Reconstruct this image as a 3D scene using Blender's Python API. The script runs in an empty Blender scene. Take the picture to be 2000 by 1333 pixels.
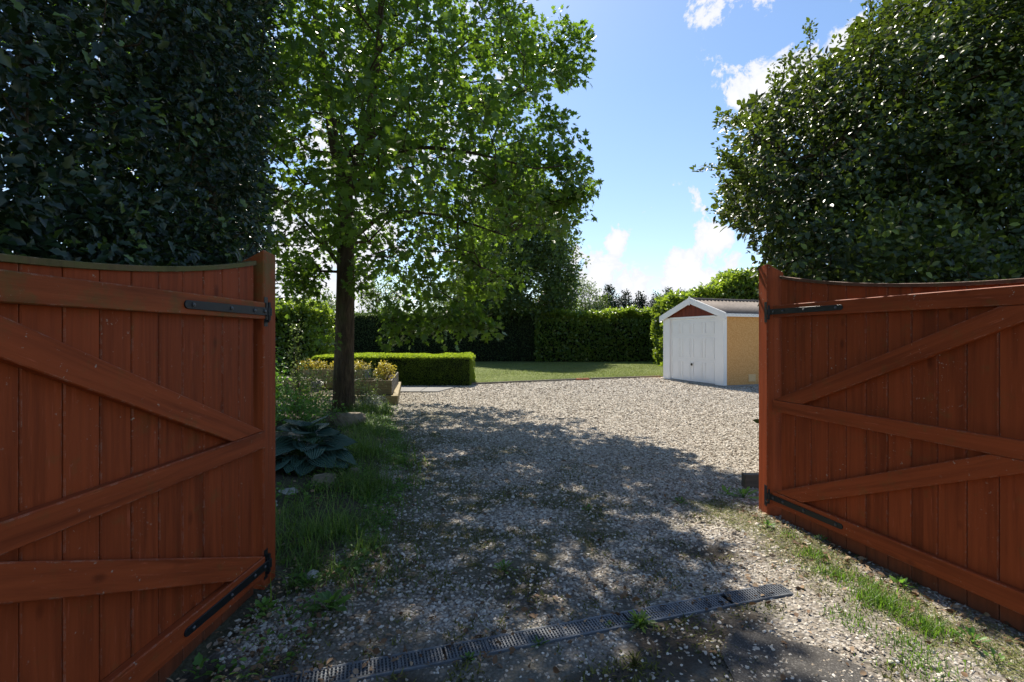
import bpy, bmesh, math, random
import numpy as np
from mathutils import Vector, Matrix

random.seed(7)
RNG = np.random.default_rng(11)
S = bpy.context.scene
COL = S.collection

# ------------------------------------------------------------------ camera, sky, sun, exposure
FPX, HZ, EYE = 950.0, 658.0, 1.5            # focal length in photo pixels, horizon row, eye height
cd = bpy.data.cameras.new('camera')
cd.sensor_width = 36.0
cd.lens = 36.0 * FPX / 2000.0
cd.shift_y = -(666.5 - HZ) / 2000.0
cd.clip_start = 0.05
cd.clip_end = 2000
cam = bpy.data.objects.new('camera', cd)
cam.location = (0, 0, EYE)
cam.rotation_euler = (math.radians(90), 0, 0)
COL.objects.link(cam)
S.camera = cam

SUN_EL, SUN_AZ = math.radians(52), math.radians(-11)     # azimuth from +Y, negative = left
sd = Vector((math.sin(SUN_AZ) * math.cos(SUN_EL), math.cos(SUN_AZ) * math.cos(SUN_EL), math.sin(SUN_EL)))
sl = bpy.data.lights.new('sun', 'SUN')
sl.energy = 4.0
sl.angle = math.radians(0.53)
sl.color = (1.0, 0.93, 0.80)
so = bpy.data.objects.new('sun', sl)
so.rotation_euler = (-sd).to_track_quat('-Z', 'Y').to_euler()
COL.objects.link(so)

S.view_settings.view_transform = 'Standard'
S.view_settings.look = 'None'
S.view_settings.gamma = 1.0
S.view_settings.use_curve_mapping = False
S.view_settings.exposure = 1.22


def pdir(px, py):
    return Vector(((px - 1000) / FPX, 1.0, (HZ - py) / FPX)).normalized()


def make_world():
    w = bpy.data.worlds.new('World')
    S.world = w
    w.use_nodes = True
    nt = w.node_tree
    nt.nodes.clear()
    N = nt.nodes.new
    L = nt.links.new
    out = N('ShaderNodeOutputWorld')
    sky = N('ShaderNodeTexSky')
    sky.sky_type = 'NISHITA'
    sky.sun_disc = False
    sky.sun_elevation = SUN_EL
    sky.sun_rotation = SUN_AZ
    sky.altitude = 50
    sky.air_density = 1.0
    sky.dust_density = 0.4
    sky.ozone_density = 2.2
    bg = N('ShaderNodeBackground')
    bg.inputs['Strength'].default_value = 0.080
    hs = N('ShaderNodeHueSaturation')
    hs.inputs['Hue'].default_value = 0.50
    hs.inputs['Saturation'].default_value = 1.14
    L(sky.outputs[0], hs.inputs['Color'])
    L(hs.outputs[0], bg.inputs['Color'])
    tc = N('ShaderNodeTexCoord')
    nz = N('ShaderNodeTexNoise')
    nz.inputs['Scale'].default_value = 13.0
    nz.inputs['Detail'].default_value = 9.0
    nz.inputs['Roughness'].default_value = 0.66
    nz.inputs['Distortion'].default_value = 0.25
    L(tc.outputs['Generated'], nz.inputs['Vector'])
    big = N('ShaderNodeTexNoise')
    big.inputs['Scale'].default_value = 2.3
    big.inputs['Detail'].default_value = 3.0
    L(tc.outputs['Generated'], big.inputs['Vector'])

    def M(op, a, b=None, clamp=False):
        n = N('ShaderNodeMath')
        n.operation = op
        n.use_clamp = clamp
        for i, v in enumerate((a, b)):
            if v is None:
                continue
            if isinstance(v, (int, float)):
                n.inputs[i].default_value = v
            else:
                L(v, n.inputs[i])
        return n.outputs[0]

    blobs = [(1205, 478, .036, .60), (1150, 505, .06, .48), (1395, 482, .042, .60), (1440, 525, .06, .5), (1330, 545, .07, .55),
             (1240, 565, .08, .5), (1150, 565, .09, .5), (1470, 560, .07, .5), (1390, 572, .08, .52),
             (1492, 165, .062, .62), (1545, 130, .05, .6), (1425, 245, .036, .5), (1600, 190, .09, .5), (1670, 75, .05, .6),
             (1750, 20, .08, .5), (1385, 8, .048, .5), (1345, 35, .025, .4), (1450, -20, .05, .5),
             (640, 520, .22, .55), (420, 350, .3, .4), (900, 330, .2, .35), (1000, 255, .05, .3), (100, 450, .4, .4)]
    acc = None
    for px, py, r, a in blobs:
        d = pdir(px, py)
        vm = N('ShaderNodeVectorMath')
        vm.operation = 'DISTANCE'
        L(tc.outputs['Generated'], vm.inputs[0])
        vm.inputs[1].default_value = d
        q = M('DIVIDE', vm.outputs['Value'], r)
        q = M('MULTIPLY', q, q)
        q = M('MULTIPLY', M('POWER', 2.718, M('MULTIPLY', q, -1.0)), a)
        acc = q if acc is None else M('MAXIMUM', acc, q)
    sep = N('ShaderNodeSeparateXYZ')
    L(tc.outputs['Generated'], sep.inputs[0])
    hb = M('MULTIPLY', M('SUBTRACT', 0.13, sep.outputs['Z'], True), 1.1)      # cloud bank low on the horizon
    v = M('ADD', M('MULTIPLY', M('SUBTRACT', nz.outputs[0], 0.53), 1.9), acc)
    v = M('ADD', v, hb)
    v = M('ADD', v, M('MULTIPLY', M('SUBTRACT', big.outputs[0], 0.53), 0.9))
    mr = N('ShaderNodeMapRange')
    mr.inputs['From Min'].default_value = 0.20
    mr.inputs['From Max'].default_value = 0.36
    mr.interpolation_type = 'SMOOTHSTEP'
    L(v, mr.inputs['Value'])
    # cloud body: bright with greyer hollows
    mr2 = N('ShaderNodeMapRange')
    mr2.inputs['From Min'].default_value = 0.30
    mr2.inputs['From Max'].default_value = 0.95
    L(v, mr2.inputs['Value'])
    mix = N('ShaderNodeMix')
    mix.data_type = 'RGBA'
    L(mr2.outputs[0], mix.inputs['Factor'])
    mix.inputs['A'].default_value = (0.62, 0.64, 0.69, 1)
    mix.inputs['B'].default_value = (0.88, 0.87, 0.86, 1)
    cb = N('ShaderNodeBackground')
    cb.inputs['Strength'].default_value = 0.62
    L(mix.outputs['Result'], cb.inputs['Color'])
    # thin veil: pale whitening of the blue
    veil = N('ShaderNodeMapRange')
    veil.inputs['From Min'].default_value = 0.0
    veil.inputs['From Max'].default_value = 0.45
    veil.inputs['To Min'].default_value = 0.28
    veil.inputs['To Max'].default_value = 0.06
    L(sep.outputs['Z'], veil.inputs['Value'])
    fac = M('MAXIMUM', mr.outputs[0], veil.outputs[0])
    ms = N('ShaderNodeMixShader')
    L(fac, ms.inputs[0])
    L(bg.outputs[0], ms.inputs[1])
    L(cb.outputs[0], ms.inputs[2])
    L(ms.outputs[0], out.inputs['Surface'])


make_world()


# ------------------------------------------------------------------ helpers
def at(px, py, Y):
    return np.array(((px - 1000) / FPX * Y, Y, EYE + (HZ - py) / FPX * Y))


def gp(px, py):
    Y = EYE * FPX / (py - HZ)
    return np.array(((px - 1000) / FPX * Y, Y, 0.0))


def tag(o, label=None, cat=None, group=None, kind=None):
    if label: o['label'] = label
    if cat: o['category'] = cat
    if group: o['group'] = group
    if kind: o['kind'] = kind
    return o


def empty(name, loc=(0, 0, 0), rz=0.0, label=None, cat=None, group=None):
    o = bpy.data.objects.new(name, None)
    o.location = loc
    o.rotation_euler = (0, 0, rz)
    o.empty_display_size = 0.1
    COL.objects.link(o)
    return tag(o, label, cat, group)


def link(name, me, mat=None, parent=None, kind=None):
    o = bpy.data.objects.new(name, me)
    COL.objects.link(o)
    if mat is not None and len(me.materials) == 0:
        me.materials.append(mat)
    if parent is not None:
        o.parent = parent
    if kind: o['kind'] = kind
    return o


def np_mesh(name, V, F, smooth=False, attrs=None):
    """V (n,3); F (m,k) equal sized faces; attrs {name: (n,) or (n,3)} on points"""
    me = bpy.data.meshes.new(name)
    V = np.asarray(V, dtype=np.float32)
    F = np.asarray(F, dtype=np.int32)
    m, k = F.shape
    me.vertices.add(len(V))
    me.vertices.foreach_set('co', V.ravel())
    me.loops.add(m * k)
    me.loops.foreach_set('vertex_index', F.ravel())
    me.polygons.add(m)
    me.polygons.foreach_set('loop_start', np.arange(0, m * k, k, dtype=np.int32))
    me.polygons.foreach_set('loop_total', np.full(m, k, dtype=np.int32))
    if smooth:
        me.polygons.foreach_set('use_smooth', np.ones(m, dtype=bool))
    for an, a in (attrs or {}).items():
        a = np.asarray(a, dtype=np.float32)
        if a.ndim == 1:
            at_ = me.attributes.new(an, 'FLOAT', 'POINT')
            at_.data.foreach_set('value', a)
        elif a.shape[1] == 4:
            at_ = me.attributes.new(an, 'FLOAT_COLOR', 'POINT')
            at_.data.foreach_set('color', a.ravel())
        else:
            at_ = me.attributes.new(an, 'FLOAT_VECTOR', 'POINT')
            at_.data.foreach_set('vector', a.ravel())
    me.update(calc_edges=True)
    me.validate()
    return me


_lat = {}


def vnoise(x, y, seed=0):
    if seed not in _lat:
        _lat[seed] = np.random.default_rng(seed + 100).random((256, 256))
    T = _lat[seed]
    xi = np.floor(x).astype(int)
    yi = np.floor(y).astype(int)
    fx = x - xi
    fy = y - yi
    fx = fx * fx * (3 - 2 * fx)
    fy = fy * fy * (3 - 2 * fy)
    a = T[xi & 255, yi & 255]; b = T[(xi + 1) & 255, yi & 255]
    c = T[xi & 255, (yi + 1) & 255]; d = T[(xi + 1) & 255, (yi + 1) & 255]
    return (a * (1 - fx) + b * fx) * (1 - fy) + (c * (1 - fx) + d * fx) * fy


def fbm(x, y, sc=1.0, oct=4, seed=0):
    r = 0; amp = 1; tot = 0
    for o in range(oct):
        r = r + amp * vnoise(x * sc + 13.7 * o, y * sc - 7.3 * o, seed + o)
        tot += amp; amp *= .55; sc *= 2.03
    return r / tot


def sstep(a, b, x):
    t = np.clip((x - a) / (b - a), 0, 1)
    return t * t * (3 - 2 * t)


def norm(v):
    return v / np.maximum(np.linalg.norm(v, axis=-1, keepdims=True), 1e-9)


# ------------------------------------------------------------------ materials
class NT:
    def __init__(s, name):
        s.m = bpy.data.materials.new(name)
        s.m.use_nodes = True
        s.t = s.m.node_tree
        s.t.nodes.clear()
        s.out = s.n('ShaderNodeOutputMaterial')

    def n(s, typ, **kw):
        nd = s.t.nodes.new(typ)
        for k, v in kw.items():
            if k.startswith('_'):
                setattr(nd, k[1:], v)
            else:
                key = k.replace('__', ' ')
                if isinstance(v, bpy.types.NodeSocket):
                    s.t.links.new(v, nd.inputs[key])
                else:
                    nd.inputs[key].default_value = v
        return nd

    def l(s, a, b):
        s.t.links.new(a, b)

    def math(s, op, a, b=None, clamp=False):
        nd = s.t.nodes.new('ShaderNodeMath')
        nd.operation = op
        nd.use_clamp = clamp
        for i, v in enumerate((a, b)):
            if v is None: continue
            if isinstance(v, (int, float)): nd.inputs[i].default_value = v
            else: s.l(v, nd.inputs[i])
        return nd.outputs[0]

    def ramp(s, fac, stops, interp='LINEAR'):
        nd = s.t.nodes.new('ShaderNodeValToRGB')
        nd.color_ramp.interpolation = interp
        e = nd.color_ramp.elements
        while len(e) < len(stops): e.new(0.5)
        for i, (p, c) in enumerate(stops):
            e[i].position = p
            e[i].color = (*c, 1) if len(c) == 3 else c
        s.l(fac, nd.inputs[0])
        return nd.outputs[0]

    def mix(s, fac, a, b, mode='MIX'):
        nd = s.t.nodes.new('ShaderNodeMix')
        nd.data_type = 'RGBA'
        nd.blend_type = mode
        for key, v in (('Factor', fac), ('A', a), ('B', b)):
            if isinstance(v, bpy.types.NodeSocket): s.l(v, nd.inputs[key])
            elif isinstance(v, (int, float)): nd.inputs[key].default_value = v
            else: nd.inputs[key].default_value = (*v, 1)
        return nd.outputs['Result']

    def noise(s, vec, scale, detail=4, rough=.55, dist=0.0):
        nd = s.n('ShaderNodeTexNoise', Scale=scale, Detail=detail, Roughness=rough, Distortion=dist)
        if vec is not None: s.l(vec, nd.inputs['Vector'])
        return nd.outputs[0]

    def bump(s, h, strength=.5, dist=.01, nrm=None):
        nd = s.n('ShaderNodeBump', Strength=strength, Distance=dist)
        s.l(h, nd.inputs['Height'])
        if nrm is not None: s.l(nrm, nd.inputs['Normal'])
        return nd.outputs[0]

    def pbsdf(s, color, rough=.6, spec=.5, metal=0.0, nrm=None):
        nd = s.n('ShaderNodeBsdfPrincipled')
        for key, v in (('Base Color', color), ('Roughness', rough), ('Specular IOR Level', spec), ('Metallic', metal)):
            if isinstance(v, bpy.types.NodeSocket): s.l(v, nd.inputs[key])
            elif isinstance(v, (int, float)): nd.inputs[key].default_value = v
            else: nd.inputs[key].default_value = (*v, 1)
        if nrm is not None: s.l(nrm, nd.inputs['Normal'])
        return nd.outputs[0]

    def done(s, sh):
        s.l(sh, s.out.inputs['Surface'])
        return s.m


def leaf_mat(name, dark, mid, light, trans, tfac=.4, rough=.4, spec=.4, attr='tint', ribs=0.0):
    t = NT(name)
    a = t.n('ShaderNodeAttribute', _attribute_name=attr)
    c = t.ramp(a.outputs['Fac'], [(0.0, dark), (0.55, mid), (1.0, light)])
    tr = t.ramp(a.outputs['Fac'], [(0.0, tuple(.6 * x for x in trans)), (0.6, trans), (1.0, tuple(min(1, 1.5 * x) for x in trans))])
    nb = None
    if ribs:
        tc = t.n('ShaderNodeTexCoord')
        sp = t.n('ShaderNodeSeparateXYZ'); t.l(tc.outputs['Object'], sp.inputs[0])
        rb = t.math('SINE', t.math('MULTIPLY', t.math('DIVIDE', sp.outputs['X'], t.math('ADD', t.math('MULTIPLY', t.math('SUBTRACT', 1.0, sp.outputs['Y'], True), .8), .35)), ribs))
        nb = t.bump(rb, .6, .05)
        c = t.mix(t.math('MULTIPLY', t.math('ADD', rb, 1.0), .14), c, tuple(1.6 * x for x in mid))
    p = t.pbsdf(c, rough, spec, 0, nb)
    tl = t.n('ShaderNodeBsdfTranslucent')
    t.l(tr, tl.inputs['Color'])
    mx = t.n('ShaderNodeMixShader')
    mx.inputs[0].default_value = tfac
    t.l(p, mx.inputs[1]); t.l(tl.outputs[0], mx.inputs[2])
    return t.done(mx.outputs[0])


def wood_mat(name, base, dark, moss=0.0, chips=.5, rough=.6, scale=1.0, wear=(.45, .36, .28), moss_top=None, foot=False):
    """stained softwood; grain runs along the object's own Z axis"""
    t = NT(name)
    tc = t.n('ShaderNodeTexCoord')
    oi = t.n('ShaderNodeObjectInfo')
    off = t.n('ShaderNodeVectorMath', _operation='MULTIPLY_ADD')
    t.l(tc.outputs['Object'], off.inputs[0])
    off.inputs[1].default_value = (1, 1, 1)
    cmb = t.n('ShaderNodeCombineXYZ')
    r10 = t.math('MULTIPLY', oi.outputs['Random'], 37.0)
    t.l(r10, cmb.inputs[0]); t.l(r10, cmb.inputs[1]); t.l(r10, cmb.inputs[2])
    t.l(cmb.outputs[0], off.inputs[2])
    mp = t.n('ShaderNodeMapping')
    mp.inputs['Scale'].default_value = (28 * scale, 28 * scale, 1.3 * scale)
    t.l(off.outputs[0], mp.inputs['Vector'])
    g = t.noise(mp.outputs[0], 1.0, 6, .6, .6)
    mp2 = t.n('ShaderNodeMapping')
    mp2.inputs['Scale'].default_value = (90 * scale, 90 * scale, 3.0 * scale)
    t.l(off.outputs[0], mp2.inputs['Vector'])
    g2 = t.noise(mp2.outputs[0], 1.0, 4, .6, .2)
    blotch = t.noise(off.outputs[0], 4.0, 4, .6)
    c = t.ramp(g, [(.30, dark), (.62, base)])
    c = t.mix(t.math('MULTIPLY', blotch, .45), c, tuple(x * .75 for x in base))
    # board to board tint
    c = t.mix(t.math('MULTIPLY', oi.outputs['Random'], .35), c, tuple(min(1, x * 1.25) for x in base))
    # knots
    mk = t.n('ShaderNodeMapping')
    mk.inputs['Scale'].default_value = (6.5, 6.5, 3.2)
    t.l(off.outputs[0], mk.inputs['Vector'])
    vk = t.n('ShaderNodeTexVoronoi', _feature='F1', Scale=1.0)
    t.l(mk.outputs[0], vk.inputs['Vector'])
    kn = t.n('ShaderNodeMapRange', Value=vk.outputs['Distance'])
    kn.inputs['From Min'].default_value = .05; kn.inputs['From Max'].default_value = .14
    kn.inputs['To Min'].default_value = .55; kn.inputs['To Max'].default_value = 0
    c = t.mix(kn.outputs[0], c, tuple(x * .45 for x in dark))
    # pale chips where the stain has flaked
    ch = t.noise(off.outputs[0], 42.0, 3, .7)
    chm = t.n('ShaderNodeMapRange', Value=ch)
    chm.inputs['From Min'].default_value = .66; chm.inputs['From Max'].default_value = .69
    wn = t.noise(off.outputs[0], 3.0, 2, .5)
    wm = t.n('ShaderNodeMapRange', Value=wn)
    wm.inputs['From Min'].default_value = .5; wm.inputs['From Max'].default_value = .62
    c = t.mix(t.math('MULTIPLY', t.math('MULTIPLY', chm.outputs[0], wm.outputs[0]), chips), c, wear)
    if moss > 0:
        mn = t.noise(off.outputs[0], 9.0, 5, .65)
        mm = t.n('ShaderNodeMapRange', Value=mn)
        mm.inputs['From Min'].default_value = .60 - .3 * moss; mm.inputs['From Max'].default_value = .78 - .25 * moss
        mf = t.math('MULTIPLY', mm.outputs[0], min(1, .35 + moss * .6))
        if moss_top is not None:                       # algae only near the weathered top of a post
            sp = t.n('ShaderNodeSeparateXYZ')
            t.l(tc.outputs['Object'], sp.inputs[0])
            mz = t.n('ShaderNodeMapRange', Value=t.math('ADD', sp.outputs['Z'], t.math('MULTIPLY', mn, .5)))
            mz.inputs['From Min'].default_value = moss_top; mz.inputs['From Max'].default_value = moss_top + .45
            mf = t.math('MULTIPLY', mf, mz.outputs[0])
        c = t.mix(mf, c, (.115, .105, .03))
    # worn streaks along the grain and darker weather runs
    mp3 = t.n('ShaderNodeMapping')
    mp3.inputs['Scale'].default_value = (75, 75, 4.5)
    t.l(off.outputs[0], mp3.inputs['Vector'])
    stn = t.noise(mp3.outputs[0], 1.0, 3, .7)
    stm = t.n('ShaderNodeMapRange', Value=stn)
    stm.inputs['From Min'].default_value = .60; stm.inputs['From Max'].default_value = .68
    wn2 = t.noise(off.outputs[0], 5.0, 3, .6)
    wm2 = t.n('ShaderNodeMapRange', Value=wn2)
    wm2.inputs['From Min'].default_value = .48; wm2.inputs['From Max'].default_value = .62
    c = t.mix(t.math('MULTIPLY', t.math('MULTIPLY', stm.outputs[0], wm2.outputs[0]), .45 * chips), c, tuple(min(1, x * 1.7 + .05) for x in base))
    mp4 = t.n('ShaderNodeMapping')
    mp4.inputs['Scale'].default_value = (16, 16, 1.1)
    t.l(off.outputs[0], mp4.inputs['Vector'])
    run = t.noise(mp4.outputs[0], 1.0, 5, .65)
    rm_ = t.n('ShaderNodeMapRange', Value=run)
    rm_.inputs['From Min'].default_value = .50; rm_.inputs['From Max'].default_value = .72
    rm_.inputs['To Max'].default_value = .55
    c = t.mix(rm_.outputs[0], c, tuple(x * .55 for x in dark))
    bv = t.n('ShaderNodeBevel', _samples=4, Radius=.006)
    ge = t.n('ShaderNodeNewGeometry')
    dt = t.n('ShaderNodeVectorMath', _operation='DOT_PRODUCT')
    t.l(bv.outputs[0], dt.inputs[0]); t.l(ge.outputs['True Normal'], dt.inputs[1])
    em = t.n('ShaderNodeMapRange', Value=dt.outputs['Value'])
    em.inputs['From Min'].default_value = .97; em.inputs['From Max'].default_value = .86
    en = t.noise(off.outputs[0], 26.0, 4, .7)
    enm = t.n('ShaderNodeMapRange', Value=en)
    enm.inputs['From Min'].default_value = .50; enm.inputs['From Max'].default_value = .60
    c = t.mix(t.math('MULTIPLY', t.math('MULTIPLY', em.outputs[0], enm.outputs[0]), .75 * chips), c, wear)
    if foot:
        sg = t.n('ShaderNodeSeparateXYZ')
        t.l(tc.outputs['Generated'], sg.inputs[0])
        ft = t.n('ShaderNodeMapRange', Value=t.math('ADD', sg.outputs['Z'], t.math('MULTIPLY', blotch, .12)))
        ft.inputs['From Min'].default_value = .07; ft.inputs['From Max'].default_value = .19
        ft.inputs['To Min'].default_value = .55; ft.inputs['To Max'].default_value = 0
        c = t.mix(ft.outputs[0], c, (.085, .055, .035))
    h = t.math('ADD', t.math('MULTIPLY', g, .7), t.math('MULTIPLY', g2, .5))
    h = t.math('ADD', h, t.math('MULTIPLY', chm.outputs[0], -.25))
    nb = t.bump(h, .55, .003)
    rg = t.n('ShaderNodeMapRange', Value=g2)
    rg.inputs['To Min'].default_value = rough - .15; rg.inputs['To Max'].default_value = rough + .15
    return t.done(t.pbsdf(c, rg.outputs[0], .16, 0, nb))


def plain_mat(name, base, var=.25, scale=12, rough=.7, spec=.4, metal=0, bump=.3, bd=.004, coord='Object'):
    t = NT(name)
    tc = t.n('ShaderNodeTexCoord')
    n1 = t.noise(tc.outputs[coord], scale, 6, .65)
    n2 = t.noise(tc.outputs[coord], scale * .17, 3, .5)
    f = t.math('ADD', t.math('MULTIPLY', n1, .6), t.math('MULTIPLY', n2, .4))
    c = t.ramp(f, [(.3, tuple(x * (1 - var) for x in base)), (.7, tuple(min(1, x * (1 + var)) for x in base))])
    nb = t.bump(n1, bump, bd)
    return t.done(t.pbsdf(c, rough, spec, metal, nb))


M = {}
M['gate'] = wood_mat('red_brown_stain', (.330, .062, .017), (.165, .030, .009), moss=.05, chips=.9, foot=True)
M['gate_rail'] = wood_mat('red_brown_stain_rail', (.350, .068, .019), (.175, .032, .010), moss=.10, chips=1.0)
M['gate_moss'] = wood_mat('mossy_stain', (.320, .070, .020), (.165, .034, .011), moss=.42, chips=1.0)
M['gate_post'] = wood_mat('post_stain', (.330, .064, .018), (.17, .031, .010), moss=.85, chips=.7, moss_top=1.85)
M['gate_cap'] = wood_mat('mossy_capping', (.16, .10, .045), (.09, .06, .03), moss=.95, chips=.6)
M['gate_cap_dark'] = wood_mat('weathered_capping', (.14, .06, .035), (.08, .035, .02), moss=.3, chips=1.0)
M['planter'] = wood_mat('planter_timber', (.30, .235, .12), (.17, .13, .065), moss=.2, chips=.4)
M['grey_timber'] = wood_mat('grey_timber', (.26, .235, .20), (.13, .115, .09), moss=.2, chips=.5)
M['gable_wood'] = wood_mat('gable_timber', (.17, .040, .020), (.09, .020, .011), chips=.1)
M['stub'] = wood_mat('old_stub_timber', (.13, .10, .075), (.05, .04, .03), moss=.3, chips=.2)


def black_iron():
    t = NT('black_painted_iron')
    tc = t.n('ShaderNodeTexCoord')
    n = t.noise(tc.outputs['Object'], 60, 5, .7)
    n2 = t.noise(tc.outputs['Object'], 14, 4, .7)
    mr = t.n('ShaderNodeMapRange', Value=n2)
    mr.inputs['From Min'].default_value = .62; mr.inputs['From Max'].default_value = .75
    c = t.mix(t.math('MULTIPLY', mr.outputs[0], .5), (.014, .015, .018), (.07, .06, .055))
    return t.done(t.pbsdf(c, .42, .5, .3, t.bump(n, .35, .002)))


M['iron'] = black_iron()
M['bolt'] = plain_mat('worn_bolt', (.10, .10, .11), .3, 40, .35, .6, .8)


def bark():
    t = NT('tree_bark')
    tc = t.n('ShaderNodeTexCoord')
    mp = t.n('ShaderNodeMapping')
    mp.inputs['Scale'].default_value = (14, 14, 3.2)
    t.l(tc.outputs['Object'], mp.inputs['Vector'])
    g = t.noise(mp.outputs[0], 1.0, 8, .65, .8)
    mo = t.noise(tc.outputs['Object'], 2.6, 5, .6)
    c = t.ramp(g, [(.30, (.030, .021, .014)), (.55, (.085, .058, .036)), (.75, (.15, .11, .07))])
    mm = t.n('ShaderNodeMapRange', Value=mo)
    mm.inputs['From Min'].default_value = .52; mm.inputs['From Max'].default_value = .66
    c = t.mix(t.math('MULTIPLY', mm.outputs[0], .45), c, (.06, .075, .025))
    vo = t.n('ShaderNodeTexVoronoi', _feature='DISTANCE_TO_EDGE', Scale=1.4)
    t.l(mp.outputs[0], vo.inputs['Vector'])
    h = t.math('ADD', g, t.math('MULTIPLY', t.math('MINIMUM', vo.outputs['Distance'], .3), 1.5))
    return t.done(t.pbsdf(c, .85, .2, 0, t.bump(h, 1.0, .035)))


M['bark'] = bark()
M['maple'] = leaf_mat('maple_leaves', (.034, .064, .013), (.064, .118, .020), (.12, .18, .030), (.23, .39, .026), .40, .42, .42)
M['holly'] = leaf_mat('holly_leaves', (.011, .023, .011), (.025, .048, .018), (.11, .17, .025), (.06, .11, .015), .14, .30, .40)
M['holly_r'] = leaf_mat('holly_leaves_sunny', (.013, .022, .008), (.034, .055, .014), (.18, .23, .032), (.16, .24, .02), .22, .36, .36)  # yellower, paler copy of the holly colour with sunlight put into it
M['laurel'] = leaf_mat('laurel_leaves', (.034, .060, .015), (.080, .135, .026), (.22, .28, .05), (.30, .42, .03), .38, .32, .5)
M['boxleaf'] = leaf_mat('box_leaves', (.035, .070, .014), (.080, .140, .020), (.28, .36, .03), (.40, .52, .03), .42, .4, .4)
M['golden'] = leaf_mat('golden_leaves', (.20, .17, .03), (.38, .32, .05), (.55, .48, .10), (.55, .45, .05), .35, .45, .4)
M['conifer'] = leaf_mat('conifer_foliage', (.008, .018, .010), (.016, .032, .016), (.035, .060, .022), (.03, .06, .01), .15, .6, .25)
M['yewhedge'] = leaf_mat('dark_hedge_foliage', (.018, .032, .014), (.038, .064, .022), (.07, .11, .03), (.12, .20, .02), .25, .5, .3)
M['tree_far'] = leaf_mat('far_leaves', (.030, .052, .018), (.058, .095, .028), (.12, .16, .045), (.18, .28, .04), .38, .45, .4)
M['willow'] = leaf_mat('willow_leaves', (.060, .080, .045), (.11, .14, .075), (.20, .24, .13), (.22, .30, .10), .35, .45, .4)
M['copper'] = leaf_mat('copper_leaves', (.07, .012, .012), (.16, .022, .020), (.26, .05, .03), (.30, .03, .02), .35, .45, .4)
M['grass'] = leaf_mat('grass_blades', (.045, .085, .018), (.095, .165, .030), (.26, .29, .09), (.22, .38, .04), .4, .45, .35)
M['dry_grass'] = leaf_mat('dry_grass', (.07, .10, .02), (.14, .17, .04), (.36, .30, .15), (.2, .25, .05), .3, .6, .25)
M['grass_bright'] = leaf_mat('bright_grass', (.05, .10, .015), (.09, .17, .025), (.18, .26, .05), (.22, .42, .03), .42, .45, .35)
M['hosta'] = leaf_mat('hosta_leaves', (.040, .090, .072), (.065, .140, .108), (.12, .20, .07), (.05, .12, .04), .18, .48, .35, ribs=48.0)
M['weed'] = leaf_mat('broad_weed_leaves', (.045, .105, .020), (.085, .185, .032), (.17, .28, .06), (.20, .42, .04), .35, .45, .35)
M['shrub'] = leaf_mat('shrub_leaves', (.045, .065, .020), (.085, .115, .035), (.22, .25, .10), (.18, .26, .05), .35, .4, .45)
M['silver'] = leaf_mat('silver_leaves', (.10, .12, .11), (.26, .28, .26), (.55, .55, .52), (.2, .22, .15), .2, .6, .3)
M['flower'] = leaf_mat('blue_flowers', (.10, .09, .28), (.20, .18, .42), (.45, .42, .62), (.2, .18, .4), .3, .6, .3)
M['moss'] = leaf_mat('moss_and_clover', (.050, .055, .014), (.105, .110, .026), (.20, .19, .05), (.16, .20, .03), .25, .7, .2)
M['litter'] = leaf_mat('dead_leaves', (.05, .028, .016), (.15, .085, .045), (.38, .27, .17), (.15, .08, .03), .12, .7, .25)
M['dark_core'] = plain_mat('hedge_inside', (.010, .014, .008), .3, 6, .95, .05)
M['lawnblade'] = leaf_mat('lawn_blades', (.09, .13, .03), (.15, .19, .045), (.24, .26, .09), (.22, .28, .05), .35, .55, .25)
M['white_paint'] = plain_mat('white_paint', (.84, .84, .85), .03, 25, .45, .4, 0, .15, .002)
M['white_door'] = plain_mat('white_garage_door', (.82, .82, .83), .025, 6, .4, .45, 0, .05, .002)
M['black_plastic'] = plain_mat('black_handle', (.012, .012, .012), .2, 20, .35, .5)
M['drain'] = plain_mat('drain_plastic', (.115, .125, .14), .35, 30, .45, .5, .1, .3, .002)
M['drain_dark'] = plain_mat('drain_inside_shade', (.012, .012, .012), .2, 20, .9, .1)
M['rock'] = plain_mat('garden_rock', (.20, .165, .12), .45, 14, .85, .2, 0, .9, .02)
M['rock_white'] = plain_mat('pale_rock', (.42, .40, .36), .3, 14, .85, .2, 0, .8, .02)
M['concrete'] = plain_mat('old_concrete', (.30, .285, .26), .25, 18, .9, .2, 0, .5, .006)
M['slab'] = plain_mat('grey_paving_slab', (.20, .19, .18), .25, 15, .85, .25, 0, .4, .004)
M['brick'] = plain_mat('red_brick', (.36, .15, .09), .3, 30, .85, .2, 0, .5, .004)
M['slate'] = plain_mat('roof_slate', (.13, .13, .15), .3, 5, .7, .3, 0, .4, .02)
M['pale_plate'] = plain_mat('pale_render_patch', (.66, .47, .25), .15, 18, .85, .2, 0, .3, .003)
M['soil'] = plain_mat('planter_soil', (.035, .025, .018), .5, 40, .95, .1, 0, .8, .02)


def pebbledash():
    t = NT('pebbledash_wall')
    tc = t.n('ShaderNodeTexCoord')
    v = t.n('ShaderNodeTexVoronoi', Scale=42.0)
    t.l(tc.outputs['Object'], v.inputs['Vector'])
    n = t.noise(tc.outputs['Object'], 1.6, 5, .6)
    c = t.ramp(v.outputs['Color'], [(.2, (.60, .31, .11)), (.5, (.68, .375, .145)), (.85, (.74, .44, .19))])
    c = t.mix(t.math('MULTIPLY', n, .4), c, (.56, .29, .09))
    vb = t.n('ShaderNodeTexVoronoi', Scale=42.0)
    t.l(tc.outputs['Object'], vb.inputs['Vector'])
    h = t.math('SUBTRACT', 1.0, vb.outputs['Distance'])
    return t.done(t.pbsdf(c, .85, .25, 0, t.bump(h, .6, .008)))


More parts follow.
